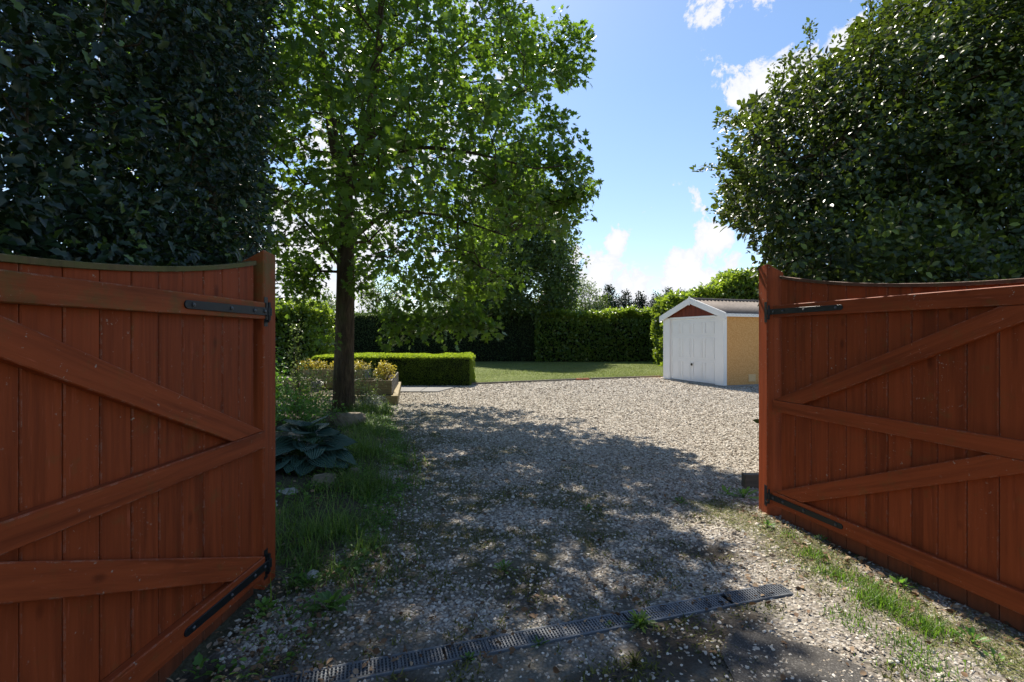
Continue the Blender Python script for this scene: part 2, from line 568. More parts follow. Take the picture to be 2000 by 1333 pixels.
M['pebbledash'] = pebbledash()
M['roof_sheet'] = plain_mat('corrugated_cement', (.15, .128, .115), .3, 9, .85, .2, 0, .4, .004)


def ground_mat(name, fine=1.0, bumpd=.012, stone=True):
    """colour comes from the 'col' point attribute (soil, moss, gravel zones); fine stone relief on top"""
    t = NT(name)
    tc = t.n('ShaderNodeTexCoord')
    a = t.n('ShaderNodeAttribute', _attribute_name='col')
    sa = t.n('ShaderNodeAttribute', _attribute_name='stony')
    v = t.n('ShaderNodeTexVoronoi', Scale=52.0 * fine)
    t.l(tc.outputs['Object'], v.inputs['Vector'])
    v2 = t.n('ShaderNodeTexVoronoi', Scale=27.0 * fine)
    t.l(tc.outputs['Object'], v2.inputs['Vector'])
    n = t.noise(tc.outputs['Object'], 120, 3, .6)
    n2 = t.noise(tc.outputs['Object'], 9, 5, .65)
    g = t.n('ShaderNodeRGBToBW')
    t.l(v.outputs['Color'], g.inputs[0])
    stone_c = t.ramp(g.outputs[0], [(.15, (.26, .22, .18)), (.45, (.46, .41, .35)), (.8, (.64, .59, .53))])
    edge = t.n('ShaderNodeMapRange', Value=v.outputs['Distance'])
    edge.inputs['From Min'].default_value = .35; edge.inputs['From Max'].default_value = .75
    edge.inputs['To Min'].default_value = 0; edge.inputs['To Max'].default_value = .75
    stone_c = t.mix(edge.outputs[0], stone_c, (.10, .085, .07))
    soil = t.mix(t.math('MULTIPLY', n, .8), a.outputs['Color'], (.03, .024, .018))
    c = t.mix(sa.outputs['Fac'], soil, stone_c)
    # the zone tint stays on the stones as dust and algae
    c = t.mix(t.math('MULTIPLY', n2, .35), c, a.outputs['Color'])
    h = t.math('SUBTRACT', 1.0, v.outputs['Distance'])
    h = t.math('ADD', h, t.math('MULTIPLY', n, .4))
    h = t.math('ADD', h, t.math('MULTIPLY', t.math('SUBTRACT', 1.0, v2.outputs['Distance']), .7))
    return t.done(t.pbsdf(c, .9, .2, 0, t.bump(h, .8, bumpd)))


M['driveway'] = ground_mat('gravel_and_soil')


def stone_mat():
    t = NT('limestone_chippings')
    oi = t.n('ShaderNodeObjectInfo')
    tc = t.n('ShaderNodeTexCoord')
    c = t.ramp(oi.outputs['Random'], [(0, (.11, .088, .066)), (.2, (.31, .25, .19)), (.5, (.48, .42, .35)), (.85, (.62, .57, .49)), (1, (.74, .69, .62))])
    n = t.noise(tc.outputs['Object'], 2.0, 3, .6)
    c = t.mix(t.math('MULTIPLY', n, .45), c, (.20, .17, .13))
    return t.done(t.pbsdf(c, .8, .25))


M['stone'] = stone_mat()


def asphalt():
    t = NT('asphalt')
    tc = t.n('ShaderNodeTexCoord')
    v = t.n('ShaderNodeTexVoronoi', Scale=170.0)
    t.l(tc.outputs['Object'], v.inputs['Vector'])
    n = t.noise(tc.outputs['Object'], 5, 5, .6)
    g = t.n('ShaderNodeRGBToBW')
    t.l(v.outputs['Color'], g.inputs[0])
    c = t.ramp(g.outputs[0], [(.2, (.035, .034, .033)), (.7, (.075, .072, .07)), (.95, (.17, .16, .15))])
    c = t.mix(t.math('MULTIPLY', n, .5), c, (.085, .07, .055))
    return t.done(t.pbsdf(c, .85, .25, 0, t.bump(v.outputs['Distance'], .5, .003)))


M['asphalt'] = asphalt()


def lawn_mat():
    t = NT('mown_grass')
    tc = t.n('ShaderNodeTexCoord')
    n1 = t.noise(tc.outputs['Object'], 2.2, 6, .65)
    n2 = t.noise(tc.outputs['Object'], 60, 3, .6)
    c = t.ramp(n1, [(.3, (.090, .115, .032)), (.55, (.135, .155, .045)), (.75, (.20, .20, .075))])
    c = t.mix(t.math('MULTIPLY', n2, .5), c, (.06, .085, .02))
    return t.done(t.pbsdf(c, .9, .15, 0, t.bump(n2, .6, .02)))


M['lawn'] = lawn_mat()


# ------------------------------------------------------------------ geometry builders
def box_bm(bm, x0, x1, y0, y1, z0, z1, mat=None):
    vs = [bm.verts.new((x, y, z)) for z in (z0, z1) for y in (y0, y1) for x in (x0, x1)]
    if mat is not None:
        for v in vs: v.co = mat @ v.co
    for f in ((0, 2, 3, 1), (4, 5, 7, 6), (0, 1, 5, 4), (2, 6, 7, 3), (0, 4, 6, 2), (1, 3, 7, 5)):
        bm.faces.new([vs[i] for i in f])


def bm_obj(name, bm, mat, parent=None, bevel=0.0, kind=None, smooth=False):
    if bevel > 0:
        bmesh.ops.bevel(bm, geom=list(bm.edges), offset=bevel, segments=1, affect='EDGES', clamp_overlap=True)
    bmesh.ops.recalc_face_normals(bm, faces=bm.faces)
    me = bpy.data.meshes.new(name)
    bm.to_mesh(me)
    bm.free()
    if smooth:
        me.polygons.foreach_set('use_smooth', np.ones(len(me.polygons), dtype=bool))
    return link(name, me, mat, parent, kind)


def box(name, x0, x1, y0, y1, z0, z1, mat, parent=None, bevel=.003, kind=None):
    """box whose long axis becomes the object's own Z, so that wood grain runs along it"""
    c = Vector(((x0 + x1) / 2, (y0 + y1) / 2, (z0 + z1) / 2))
    d = [x1 - x0, y1 - y0, z1 - z0]
    k = d.index(max(d))
    bm = bmesh.new()
    if k == 2: R = Matrix.Identity(3)
    elif k == 0: R = Matrix(((0, 0, 1), (0, 1, 0), (-1, 0, 0))); d = [d[2], d[1], d[0]]
    else: R = Matrix(((1, 0, 0), (0, 0, 1), (0, -1, 0))); d = [d[0], d[2], d[1]]
    box_bm(bm, -d[0] / 2, d[0] / 2, -d[1] / 2, d[1] / 2, -d[2] / 2, d[2] / 2)
    o = bm_obj(name, bm, mat, parent, bevel, kind)
    o.matrix_local = Matrix.Translation(c) @ R.to_4x4()
    return o


def plank(name, poly, y0, y1, axis, mat, parent, bevel=.003):
    """a plank lying in its parent's x-z plane: outline poly [(x,z)...], thickness y0..y1, long axis (dx,dz)"""
    ax = Vector((axis[0], 0, axis[1])).normalized()
    ay = Vector((0, 1, 0))
    xx = ay.cross(ax)
    c = Vector((sum(p[0] for p in poly) / len(poly), (y0 + y1) / 2, sum(p[1] for p in poly) / len(poly)))
    R = Matrix((xx, ay, ax)).transposed()
    Ri = R.transposed()
    bm = bmesh.new()
    a = [bm.verts.new(Ri @ (Vector((p[0], y0, p[1])) - c)) for p in poly]
    b = [bm.verts.new(Ri @ (Vector((p[0], y1, p[1])) - c)) for p in poly]
    n = len(poly)
    bm.faces.new(a); bm.faces.new(b[::-1])
    for i in range(n):
        bm.faces.new((a[i], b[i], b[(i + 1) % n], a[(i + 1) % n]))
    o = bm_obj(name, bm, mat, parent, bevel)
    o.matrix_local = Matrix.Translation(c) @ R.to_4x4()
    return o


def cyl_bm(bm, p0, p1, r0, r1=None, n=10, cap=True):
    r1 = r0 if r1 is None else r1
    p0 = Vector(p0); p1 = Vector(p1)
    d = (p1 - p0).normalized()
    u = d.orthogonal().normalized(); v = d.cross(u)
    A = [bm.verts.new(p0 + (u * math.cos(t) + v * math.sin(t)) * r0) for t in [2 * math.pi * i / n for i in range(n)]]
    B = [bm.verts.new(p1 + (u * math.cos(t) + v * math.sin(t)) * r1) for t in [2 * math.pi * i / n for i in range(n)]]
    for i in range(n):
        bm.faces.new((A[i], A[(i + 1) % n], B[(i + 1) % n], B[i]))
    if cap:
        bm.faces.new(A[::-1]); bm.faces.new(B)


def fan(outline, center, bend=0.0, fold=0.0):
    P = [(x, y, fold * abs(x) - bend * (y * y) - bend * .8 * x * x) for x, y in outline]
    cx, cy = center
    P.append((cx, cy, -bend * cy * cy))
    n = len(outline)
    return np.array(P, float), np.array([(i, (i + 1) % n, n) for i in range(n)])


def mirror(pts):
    return pts + [(-x, y) for x, y in pts[::-1] if x > 1e-6]


LEAF_MAPLE = fan(mirror([(0, 0), (.25, .0), (.46, .2), (.25, .33), (.52, .62), (.17, .6), (0, 1)]), (0, .36), .22, .12)
LEAF_HOLLY = fan(mirror([(0, 0), (.27, .24), (.16, .42), (.29, .64), (0, 1)]), (0, .45), .18, .45)
LEAF_OVAL = fan(mirror([(0, 0), (.26, .3), (.24, .65), (0, 1)]), (0, .5), .15, .3)
LEAF_DIAM = (np.array([(0, 0, 0), (.26, .5, .06), (0, 1, -.08), (-.26, .5, .06)], float), np.array([(0, 1, 2), (0, 2, 3)]))


def leaf_arrays(tm, pos, axis, nrm, scale):
    TV, TF = tm
    n = len(pos); k = len(TV)
    axis = norm(axis)
    nrm = norm(nrm - (nrm * axis).sum(1, keepdims=True) * axis)
    side = np.cross(axis, nrm)
    V = (TV[None, :, 0, None] * side[:, None, :] + TV[None, :, 1, None] * axis[:, None, :] + TV[None, :, 2, None] * nrm[:, None, :]) * scale[:, None, None] + pos[:, None, :]
    F = TF[None] + (np.arange(n) * k)[:, None, None]
    return V.reshape(-1, 3), F.reshape(-1, TF.shape[1])


def leaves(name, tm, pos, axis, nrm, scale, tint, mat, parent=None, n_parts=0, local=None, kind='stuff'):
    """joined foliage; the n_parts leaves that show largest become parts called 'leaf'"""
    pos = np.asarray(pos, float)
    if parent is not None and local is None:
        local = np.array(parent.location)
    off = np.zeros(3) if local is None else np.array(local)
    if n_parts:
        dist = np.linalg.norm(pos - np.array((0, 0, EYE)), axis=1)
        u = pos[:, 0] / pos[:, 1]; w = (pos[:, 2] - EYE) / pos[:, 1]
        ok = (abs(u) < 1.03) & (w < .68) & (w > -.3) & (pos[:, 1] > .5)
        nax = norm(nrm - (nrm * norm(axis)).sum(1, keepdims=True) * norm(axis))
        vd = norm(pos - np.array((0, 0, EYE)))
        sc = np.where(ok, scale / dist * (.3 + abs((nax * vd).sum(1))), 0)
        pick = np.argsort(-sc)[:n_parts]
        rest = np.ones(len(pos), bool); rest[pick] = False
        nshare = 6
        mes = []
        for j in range(nshare):
            tv = tm[0].copy()
            tv[:, 2] += (j - 2.5) * .03 * tv[:, 0]
            mes.append(np_mesh('leaf', tv, tm[1], False, {'tint': np.full(len(tv), (j + .5) / nshare)}))
            mes[-1].materials.append(mat)
        A = norm(axis)
        for i in pick:
            sd_ = np.cross(A[i], nax[i])
            m4 = Matrix(((sd_[0], A[i][0], nax[i][0], 0), (sd_[1], A[i][1], nax[i][1], 0), (sd_[2], A[i][2], nax[i][2], 0), (0, 0, 0, 1)))
            m4 = Matrix.Translation(pos[i] - off) @ m4 @ Matrix.Scale(float(scale[i]), 4)
            o = bpy.data.objects.new('leaf', mes[min(nshare - 1, int(np.clip(tint[i], 0, .999) * nshare))])
            COL.objects.link(o); o.parent = parent; o.matrix_local = m4
        pos, axis, nrm, scale, tint = pos[rest], axis[rest], nrm[rest], scale[rest], tint[rest]
    V, F = leaf_arrays(tm, pos - off, axis, nrm, scale)
    me = np_mesh(name, V, F, False, {'tint': np.repeat(tint, len(tm[0]))})
    return link(name, me, mat, parent, kind)


def rand_unit(n, rng=RNG):
    return norm(rng.normal(size=(n, 3)))


def sprigs(centers, outdir, per, spread, leaf_len, rng=RNG, up=.25, flat=.5, tnoise=None):
    """leaves in small sprays round the given centres; returns pos, axis, normal, scale, tint"""
    n = len(centers)
    od = norm(outdir + .45 * rand_unit(n, rng) + np.array((0, 0, up)))
    t = rng.random((n, per))
    ang = rng.random((n, per)) * 6.283
    u = norm(np.cross(od, rand_unit(n, rng))); v = np.cross(od, u)
    rad = spread * (.15 + .85 * np.sqrt(rng.random((n, per))))
    pos = centers[:, None] + od[:, None] * ((t - .5) * spread * 1.8)[..., None] + (u[:, None] * np.cos(ang)[..., None] + v[:, None] * np.sin(ang)[..., None]) * (rad * .8)[..., None]
    radial = norm(u[:, None] * np.cos(ang)[..., None] + v[:, None] * np.sin(ang)[..., None])
    ax = norm(radial * .9 + od[:, None] * .5 + .5 * rng.normal(size=(n, per, 3)))
    nr = norm(od[:, None] * (1 - flat) + np.array((0, 0, 1)) * flat + .45 * rng.normal(size=(n, per, 3)))
    sc = leaf_len * (.6 + .65 * rng.random((n, per)))
    ct = rng.random(n) if tnoise is None else tnoise
    tint = np.clip(ct[:, None] * .6 + .4 * rng.random((n, per)) * 1.1, 0, 1)
    m = n * per
    return pos.reshape(m, 3), ax.reshape(m, 3), nr.reshape(m, 3), sc.ravel(), tint.ravel()


def cat(*ar):
    return [np.concatenate(x) for x in zip(*ar)]


def tube_mesh(segs, sides=6):
    """segs: list of (p0, p1, r0, r1) -> one mesh"""
    if not segs: return None
    P0 = np.array([s[0] for s in segs]); P1 = np.array([s[1] for s in segs])
    R0 = np.array([s[2] for s in segs]); R1 = np.array([s[3] for s in segs])
    d = norm(P1 - P0)
    P1 = P1 + d * (R1[:, None] * .3)
    ref = np.where(abs(d[:, 2:3]) < .9, np.array([[0, 0, 1.]]), np.array([[1., 0, 0]]))
    u = norm(np.cross(d, ref)); v = np.cross(d, u)
    a = np.arange(sides) * 2 * np.pi / sides
    ring = u[:, None] * np.cos(a)[None, :, None] + v[:, None] * np.sin(a)[None, :, None]
    A = P0[:, None] + ring * R0[:, None, None]; B = P1[:, None] + ring * R1[:, None, None]
    V = np.concatenate([A, B], 1).reshape(-1, 3)
    n = len(segs)
    i = np.arange(sides); j = (i + 1) % sides
    F = np.stack([i, j, j + sides, i + sides], 1)
    F = F[None] + (np.arange(n) * 2 * sides)[:, None, None]
    return np_mesh('tubes', V, F.reshape(-1, 4), True)


def smooth_tube(pts, rad, sides=14, wob=.06, seed=0, flare=0.0):
    pts = np.array(pts, float); rad = np.array(rad, float)
    rr = np.random.default_rng(seed)
    # resample
    t = np.linspace(0, len(pts) - 1, (len(pts) - 1) * 6 + 1)
    P = np.stack([np.interp(t, np.arange(len(pts)), pts[:, k]) for k in range(3)], 1)
    for _ in range(4):
        P[1:-1] = .5 * P[1:-1] + .25 * (P[:-2] + P[2:])
    R = np.interp(t, np.arange(len(pts)), rad)
    d = norm(np.gradient(P, axis=0))
    u = norm(np.cross(d, np.array([0.02, 1, 0.03]))); v = np.cross(d, u)
    a = np.arange(sides) * 2 * np.pi / sides
    ph = rr.random(4) * 6
    wobb = 1 + wob * (np.sin(3 * a[None] + ph[0] + P[:, 2:3] * 1.3) + .7 * np.sin(5 * a[None] + ph[1] - P[:, 2:3] * 2.1))
    if flare > 0:
        z = P[:, 2:3] - P[0, 2]
        wobb = wobb + flare * np.exp(-z / .16) * (1 + .5 * np.sin(5 * a[None] + ph[2]))
    V = P[:, None] + (u[:, None] * np.cos(a)[None, :, None] + v[:, None] * np.sin(a)[None, :, None]) * (R[:, None] * wobb)[..., None]
    n = len(P)
    i, j = np.meshgrid(np.arange(n - 1), np.arange(sides), indexing='ij')
    jn = (j + 1) % sides
    F = np.stack([i * sides + j, i * sides + jn, (i + 1) * sides + jn, (i + 1) * sides + j], -1).reshape(-1, 4)
    return np_mesh('trunk', V.reshape(-1, 3), F, True)


def grow(stems, targets, step=.4, seed=0, up_pen=.6, sag=.10):
    """stems: list of polylines (list of points); returns nodes, parent, root id (stem nodes -1)"""
    rr = np.random.default_rng(seed)
    nodes = []; par = []; root = []
    for st in stems:
        st = np.array(st, float)
        t = np.linspace(0, len(st) - 1, (len(st) - 1) * 5 + 1)
        P = np.stack([np.interp(t, np.arange(len(st)), st[:, k]) for k in range(3)], 1)
        for i, p in enumerate(P):
            nodes.append(p); par.append(-1); root.append(-1)
    ns = len(nodes)
    S0 = np.array(nodes)
    dmin = np.array([np.min(np.linalg.norm(S0 - t, axis=1)) for t in targets])
    order = np.argsort(dmin)
    cap = ns + len(targets) * 14
    N = np.zeros((cap, 3)); N[:ns] = S0
    cnt = ns
    for ti in order:
        t = targets[ti]
        D = np.linalg.norm(N[:cnt] - t, axis=1) + up_pen * np.maximum(0, N[:cnt, 2] - t[2] + .25 * np.linalg.norm(N[:cnt, :2] - t[:2], axis=1))
        b = int(np.argmin(D))
        d = np.linalg.norm(N[b] - t)
        k = min(12, max(1, int(d / step)))
        prev = b
        for q in range(1, k + 1):
            f = q / k
            p = N[b] * (1 - f) + t * f
            p[2] += sag * d * math.sin(math.pi * f) * (1 if d > .8 else .3)
            if q < k: p = p + rr.normal(size=3) * .035 * min(d, 2)
            if cnt >= cap: break
            N[cnt] = p; par.append(prev)
            root.append(root[prev] if root[prev] >= 0 else (cnt if prev < ns else root[prev]))
            prev = cnt; cnt += 1
    return N[:cnt], np.array(par), np.array(root), ns


def build_limbs(parent, stems, targets, mat, rscale=.006, rpow=.5, seed=0, step=.4, thick=.02, rmin=.004, up_pen=.6, limb_min=.03):
    N, par, root, ns = grow(stems, targets, step, seed, up_pen)
    cnt = np.ones(len(N))
    for i in range(len(N) - 1, ns - 1, -1):
        if par[i] >= ns: cnt[par[i]] += cnt[i] * 0 + (cnt[i] if True else 0)
    cnt = np.ones(len(N))
    isleaf = np.ones(len(N), bool)
    isleaf[par[par >= 0]] = False
    c = isleaf.astype(float)
    for i in range(len(N) - 1, ns - 1, -1):
        if par[i] >= ns: c[par[i]] += c[i]
    r = np.maximum(rmin, rscale * np.maximum(c, 1) ** rpow)
    off = np.array(parent.location)
    groups = {}; thin = []
    for i in range(ns, len(N)):
        p = par[i]
        r0 = r[p] if p >= ns else r[i] * 1.25
        r0 = min(r0, r[i] * 1.6)
        s = (N[p] - off, N[i] - off, r0, r[i])
        if r[i] >= thick: groups.setdefault(int(root[i]), []).append(s)
        else: thin.append(s)
    for k, g in sorted(groups.items(), key=lambda kv: -len(kv[1])):
        if max(s[2] for s in g) >= limb_min:
            me = tube_mesh(g, 8); me.name = 'limb'
            link('limb', me, mat, parent)
        else:
            thin += g
    if thin:
        me = tube_mesh(thin, 4); me.name = 'twigs'
        link('twigs', me, mat, parent, 'stuff')
    return N[ns:], r[ns:]


# ------------------------------------------------------------------ ground
def lawn_edge_y(x):
    # front edge of the lawn
    return np.interp(x, [-30, -1.31, 2.68, 5.5, 30], [14.6, 15.16, 16.96, 18.04, 27.0])


def bed_edge_x(y):
    return np.interp(y, [0, 1.9, 2.7, 3.6, 4.9, 7.0, 9.0, 10.9, 12], [-1.25, -1.15, -.98, -1.0, -1.12, -1.60, -2.35, -2.75, -3.1])


# wide ground to the horizon
bm = bmesh.new()
box_bm(bm, -400, 400, -60, 900, -.35, -.06)
tag(bm_obj('ground', bm, M['lawn'], None, 0), kind='structure')


def grid(xs, ys):
    X, Y = np.meshgrid(xs, ys, indexing='xy')
    nx, ny = len(xs), len(ys)
    i, j = np.meshgrid(np.arange(nx - 1), np.arange(ny - 1), indexing='xy')
    a = j * nx + i
    F = np.stack([a, a + 1, a + nx + 1, a + nx], -1).reshape(-1, 4)
    return X.ravel(), Y.ravel(), F


DR = math.atan2(.577, 1.876)                 # drain direction
DA = np.array((-1.10, 2.05)); DU = np.array((math.cos(DR), math.sin(DR))); DV = np.array((-DU[1], DU[0]))


def drain_d(x, y):
    return (x - DA[0]) * DV[0] + (y - DA[1]) * DV[1]


def drain_s(x, y):
    return (x - DA[0]) * DU[0] + (y - DA[1]) * DU[1]


def zone(x, y):
    """returns colour (n,3), stony 0..1, stone density 0..1, moss 0..1"""
    n1 = fbm(x, y, 1.1, 4, 1); n2 = fbm(x, y, 3.0, 4, 7); n3 = fbm(x, y, .55, 3, 15)
    soil = np.array((.085, .066, .048)); moss = np.array((.085, .085, .028)); dirt = np.array((.045, .034, .025))
    gravel = np.array((.38, .335, .28)); sand = np.array((.22, .185, .14)); grey = np.array((.17, .165, .155))
    bx = bed_edge_x(y)
    left = 1 - sstep(.3, 2.5, x - bx + (n1 - .5) * 2.2)                       # mossy left strip
    left = left * (1 - sstep(8.5, 12, y) * .4)
    mid = sstep(.66, .5, n3) * sstep(.44, .56, n2) * sstep(7, 4.5, y) * .6     # thin mossy patches between the tyre tracks
    moss_w = np.clip(left * sstep(.35, .55, n2 * .7 + .2) + mid, 0, 1)
    dd = drain_d(x, y)
    front = sstep(1.0, .15, dd + (n1 - .5) * 1.1) * sstep(-1.6, -.2, dd)       # dirt round the drain
    dark = front * sstep(.42, .58, fbm(x, y, 1.7, 4, 31))
    verge = sstep(1.35, 1.75, x - .06 * (y - 3) + (n1 - .5) * .5) * sstep(5.2, 4.4, y)
    st = np.clip(1 - .74 * moss_w - .5 * dark - .10 * verge, 0.03, 1)
    st = st * np.where(dd < 0, .62, 1)
    col = gravel[None] * np.ones((len(x), 1))
    def mx(c, t, w): return c * (1 - w[:, None]) + t[None] * w[:, None]
    col = mx(col, soil, sstep(8, 4, y) * .55)
    col = mx(col, moss, moss_w * .85)
    col = mx(col, grey, front * .6)
    col = mx(col, sand, verge * .55)
    col = mx(col, dirt, dark * .9)
    col = col * (.75 + .5 * n2)[:, None]
    return col, st, st, np.clip(moss_w + verge * sstep(.5, .65, n2), 0, 1)


def gz(x, y):
    z = (fbm(x, y, .8, 3, 50) - .5) * .035 + (fbm(x, y, 5, 2, 60) - .5) * .012
    dd = drain_d(x, y)
    w = sstep(.07, .30, abs(dd)) * (1 - .6 * sstep(.1, -.15, dd))
    return z * w + .006 * sstep(.06, .11, abs(dd))


xs = np.arange(-5.2, 12.0, .055)
ys = np.concatenate([np.arange(.4, 6, .045), np.arange(6, 12, .08), np.arange(12, 18.8, .14)])
X, Y, F = grid(xs, ys)
col, st, _, mo = zone(X, Y)
Z = gz(X, Y) * sstep(18, 12, Y)
# trench where the drain lies
dd = drain_d(X, Y); ds = drain_s(X, Y)
Z = Z
Yc = np.minimum(Y, lawn_edge_y(X) - .03)
ok = Y < lawn_edge_y(X) + .1
me = np_mesh('driveway', np.stack([X, Yc, Z], 1), F[ok[F].all(1)], True, {'col': np.concatenate([col, np.ones((len(X), 1))], 1), 'stony': st})
tag(link('driveway', me, M['driveway']), kind='structure')

# planting bed on the left, a low mound
xs = np.arange(-9, -.6, .07); ys = np.concatenate([np.arange(.4, 7, .07), np.arange(7, 14.2, .12)])
X, Y, F = grid(xs, ys)
ed = bed_edge_x(Y) - X + (fbm(X, Y, 2.2, 3, 3) - .5) * .35
Z = -.05 + .13 * sstep(0, .5, ed) + .10 * sstep(.4, 1.6, ed) * sstep(3, 4.5, Y) + (fbm(X, Y, 3, 4, 5) - .5) * .09 * sstep(0, .3, ed)
Z = np.where(Y < 3.4, np.minimum(Z, -.05 + .10 * sstep(0, .5, ed)), Z)
n = fbm(X, Y, 2.5, 4, 8)
soilc = np.array((.055, .040, .028)) * (1 - n[:, None]) + np.array((.075, .075, .028)) * n[:, None]
F = F[(ed > -.2)[F].all(1)]
me = np_mesh('soil_bed', np.stack([X, Y, Z], 1), F, True, {'col': np.concatenate([soilc, np.ones((len(X), 1))], 1), 'stony': np.full(len(X), .06)})
tag(link('soil_bed', me, M['driveway']), kind='structure')


def bed_z(x, y):
    ed = bed_edge_x(y) - x
    z = -.05 + .13 * sstep(0, .5, ed) + .10 * sstep(.4, 1.6, ed) * sstep(3, 4.5, y)
    z = np.where(y < 3.4, np.minimum(z, .05 * sstep(0, .5, ed)), z)
    return np.maximum(z, 0)


# lane asphalt in front of the drain, ragged edge
pts = []
outline = [(.86, 1.9), (.98, 2.22), (1.12, 2.40), (1.30, 2.42), (1.50, 2.30), (1.66, 2.10), (1.85, 1.85), (2.2, 1.62), (3.4, 1.35), (3.4, -3), (-3, -3), (-3, 1.35), (0, 1.5), (.5, 1.6)]
ring = []
for i in range(len(outline)):
    a = np.array(outline[i]); b = np.array(outline[(i + 1) % len(outline)])
    k = max(1, int(np.linalg.norm(b - a) / .05)) if max(a[1], b[1]) > 1.2 else 1
    for q in range(k):
        p = a + (b - a) * q / k
        if max(a[1], b[1]) > 1.2:
            p = p + (np.random.default_rng(i * 97 + q).random(2) - .5) * .05
        p = p + np.array((0, 1)) * (float(fbm(np.array([p[0]]), np.array([p[1]]), 3.5, 3, 200)[0]) - .5) * .30 * (max(a[1], b[1]) > 1.2)
        ring.append(p)
bm = bmesh.new()
top = [bm.verts.new((p[0], p[1], .016)) for p in ring]
bot = [bm.verts.new((p[0], p[1], -.03)) for p in ring]
bm.faces.new(top)
for i in range(len(ring)):
    j = (i + 1) % len(ring)
    bm.faces.new((top[i], bot[i], bot[j], top[j]))
bmesh.ops.triangulate(bm, faces=[f for f in bm.faces if len(f.verts) > 4])
tag(bm_obj('road', bm, M['asphalt'], None, 0), kind='structure')

# lawn
xs = np.arange(-26, 16, .5); tt = np.linspace(0, 1, 40)
V = []; 
X, T = np.meshgrid(xs, tt, indexing='xy')
Y0 = lawn_edge_y(X); Y = Y0 + (30.5 - Y0) * T
nx, ny = len(xs), len(tt)
i, j = np.meshgrid(np.arange(nx - 1), np.arange(ny - 1), indexing='xy')
a = j * nx + i
F = np.stack([a, a + 1, a + nx + 1, a + nx], -1).reshape(-1, 4)
Zl = np.full(X.size, .035) + (fbm(X.ravel(), Y.ravel(), .4, 2, 77) - .5) * .04
me = np_mesh('lawn', np.stack([X.ravel(), Y.ravel(), Zl], 1), F, True)
tag(link('lawn', me, M['lawn']), kind='structure')


def blades(n, px, py, pz, h, w, lean, tint, mat, name, parent=None, segs=2, kind='stuff', local=None, loose=1.0):
    """curved tapering grass blades at (px,py,pz)"""
    r = RNG
    a = r.random(n) * 6.283
    d = np.stack([np.cos(a), np.sin(a), np.zeros(n)], 1)
    s = np.stack([-np.sin(a), np.cos(a), np.zeros(n)], 1)
    base = np.stack([px, py, pz], 1)
    if parent is not None: base = base - np.array(parent.location)
    ln = lean * (.3 + r.random(n)) * loose
    V = []
    K = segs
    for q in range(K + 1):
        f = q / K
        c = base + d * (ln * f * f * h)[:, None] + np.array((0, 0, 1.0)) * (h * (f - .35 * f * f * np.minimum(ln, 1.6)))[:, None]
        ww = (w * (1 - f * .9) * .5)[:, None]
        if q < K:
            V += [c - s * ww, c + s * ww]
        else:
            V += [c]
    V = np.stack(V, 1)
    k = V.shape[1]
    T = []
    for q in range(K - 1):
        b = q * 2
        T += [(b, b + 1, b + 3), (b, b + 3, b + 2)]
    b = (K - 1) * 2
    T += [(b, b + 1, b + 2)]
    F = np.array(T)[None] + (np.arange(n) * k)[:, None, None]
    me = np_mesh(name, V.reshape(-1, 3), F.reshape(-1, 3), False, {'tint': np.repeat(tint, k)})
    return link(name, me, mat, parent, kind)


# short lawn grass standing proud
n = 60000
lx = RNG.uniform(-6, 9, n); u = RNG.random(n) ** 1.5
ly = lawn_edge_y(lx) + .02 + u * 11
g = fbm(lx, ly, 1.5, 3, 90)
o = blades(n, lx, ly, np.full(n, .03), .03 + .04 * RNG.random(n), np.full(n, .012), .6, np.clip(g + RNG.normal(size=n) * .2, 0, 1), M['lawnblade'], 'lawn_grass', segs=1)
tag(o, 'short mown lawn grass in front of the long hedge', 'grass', kind='stuff')


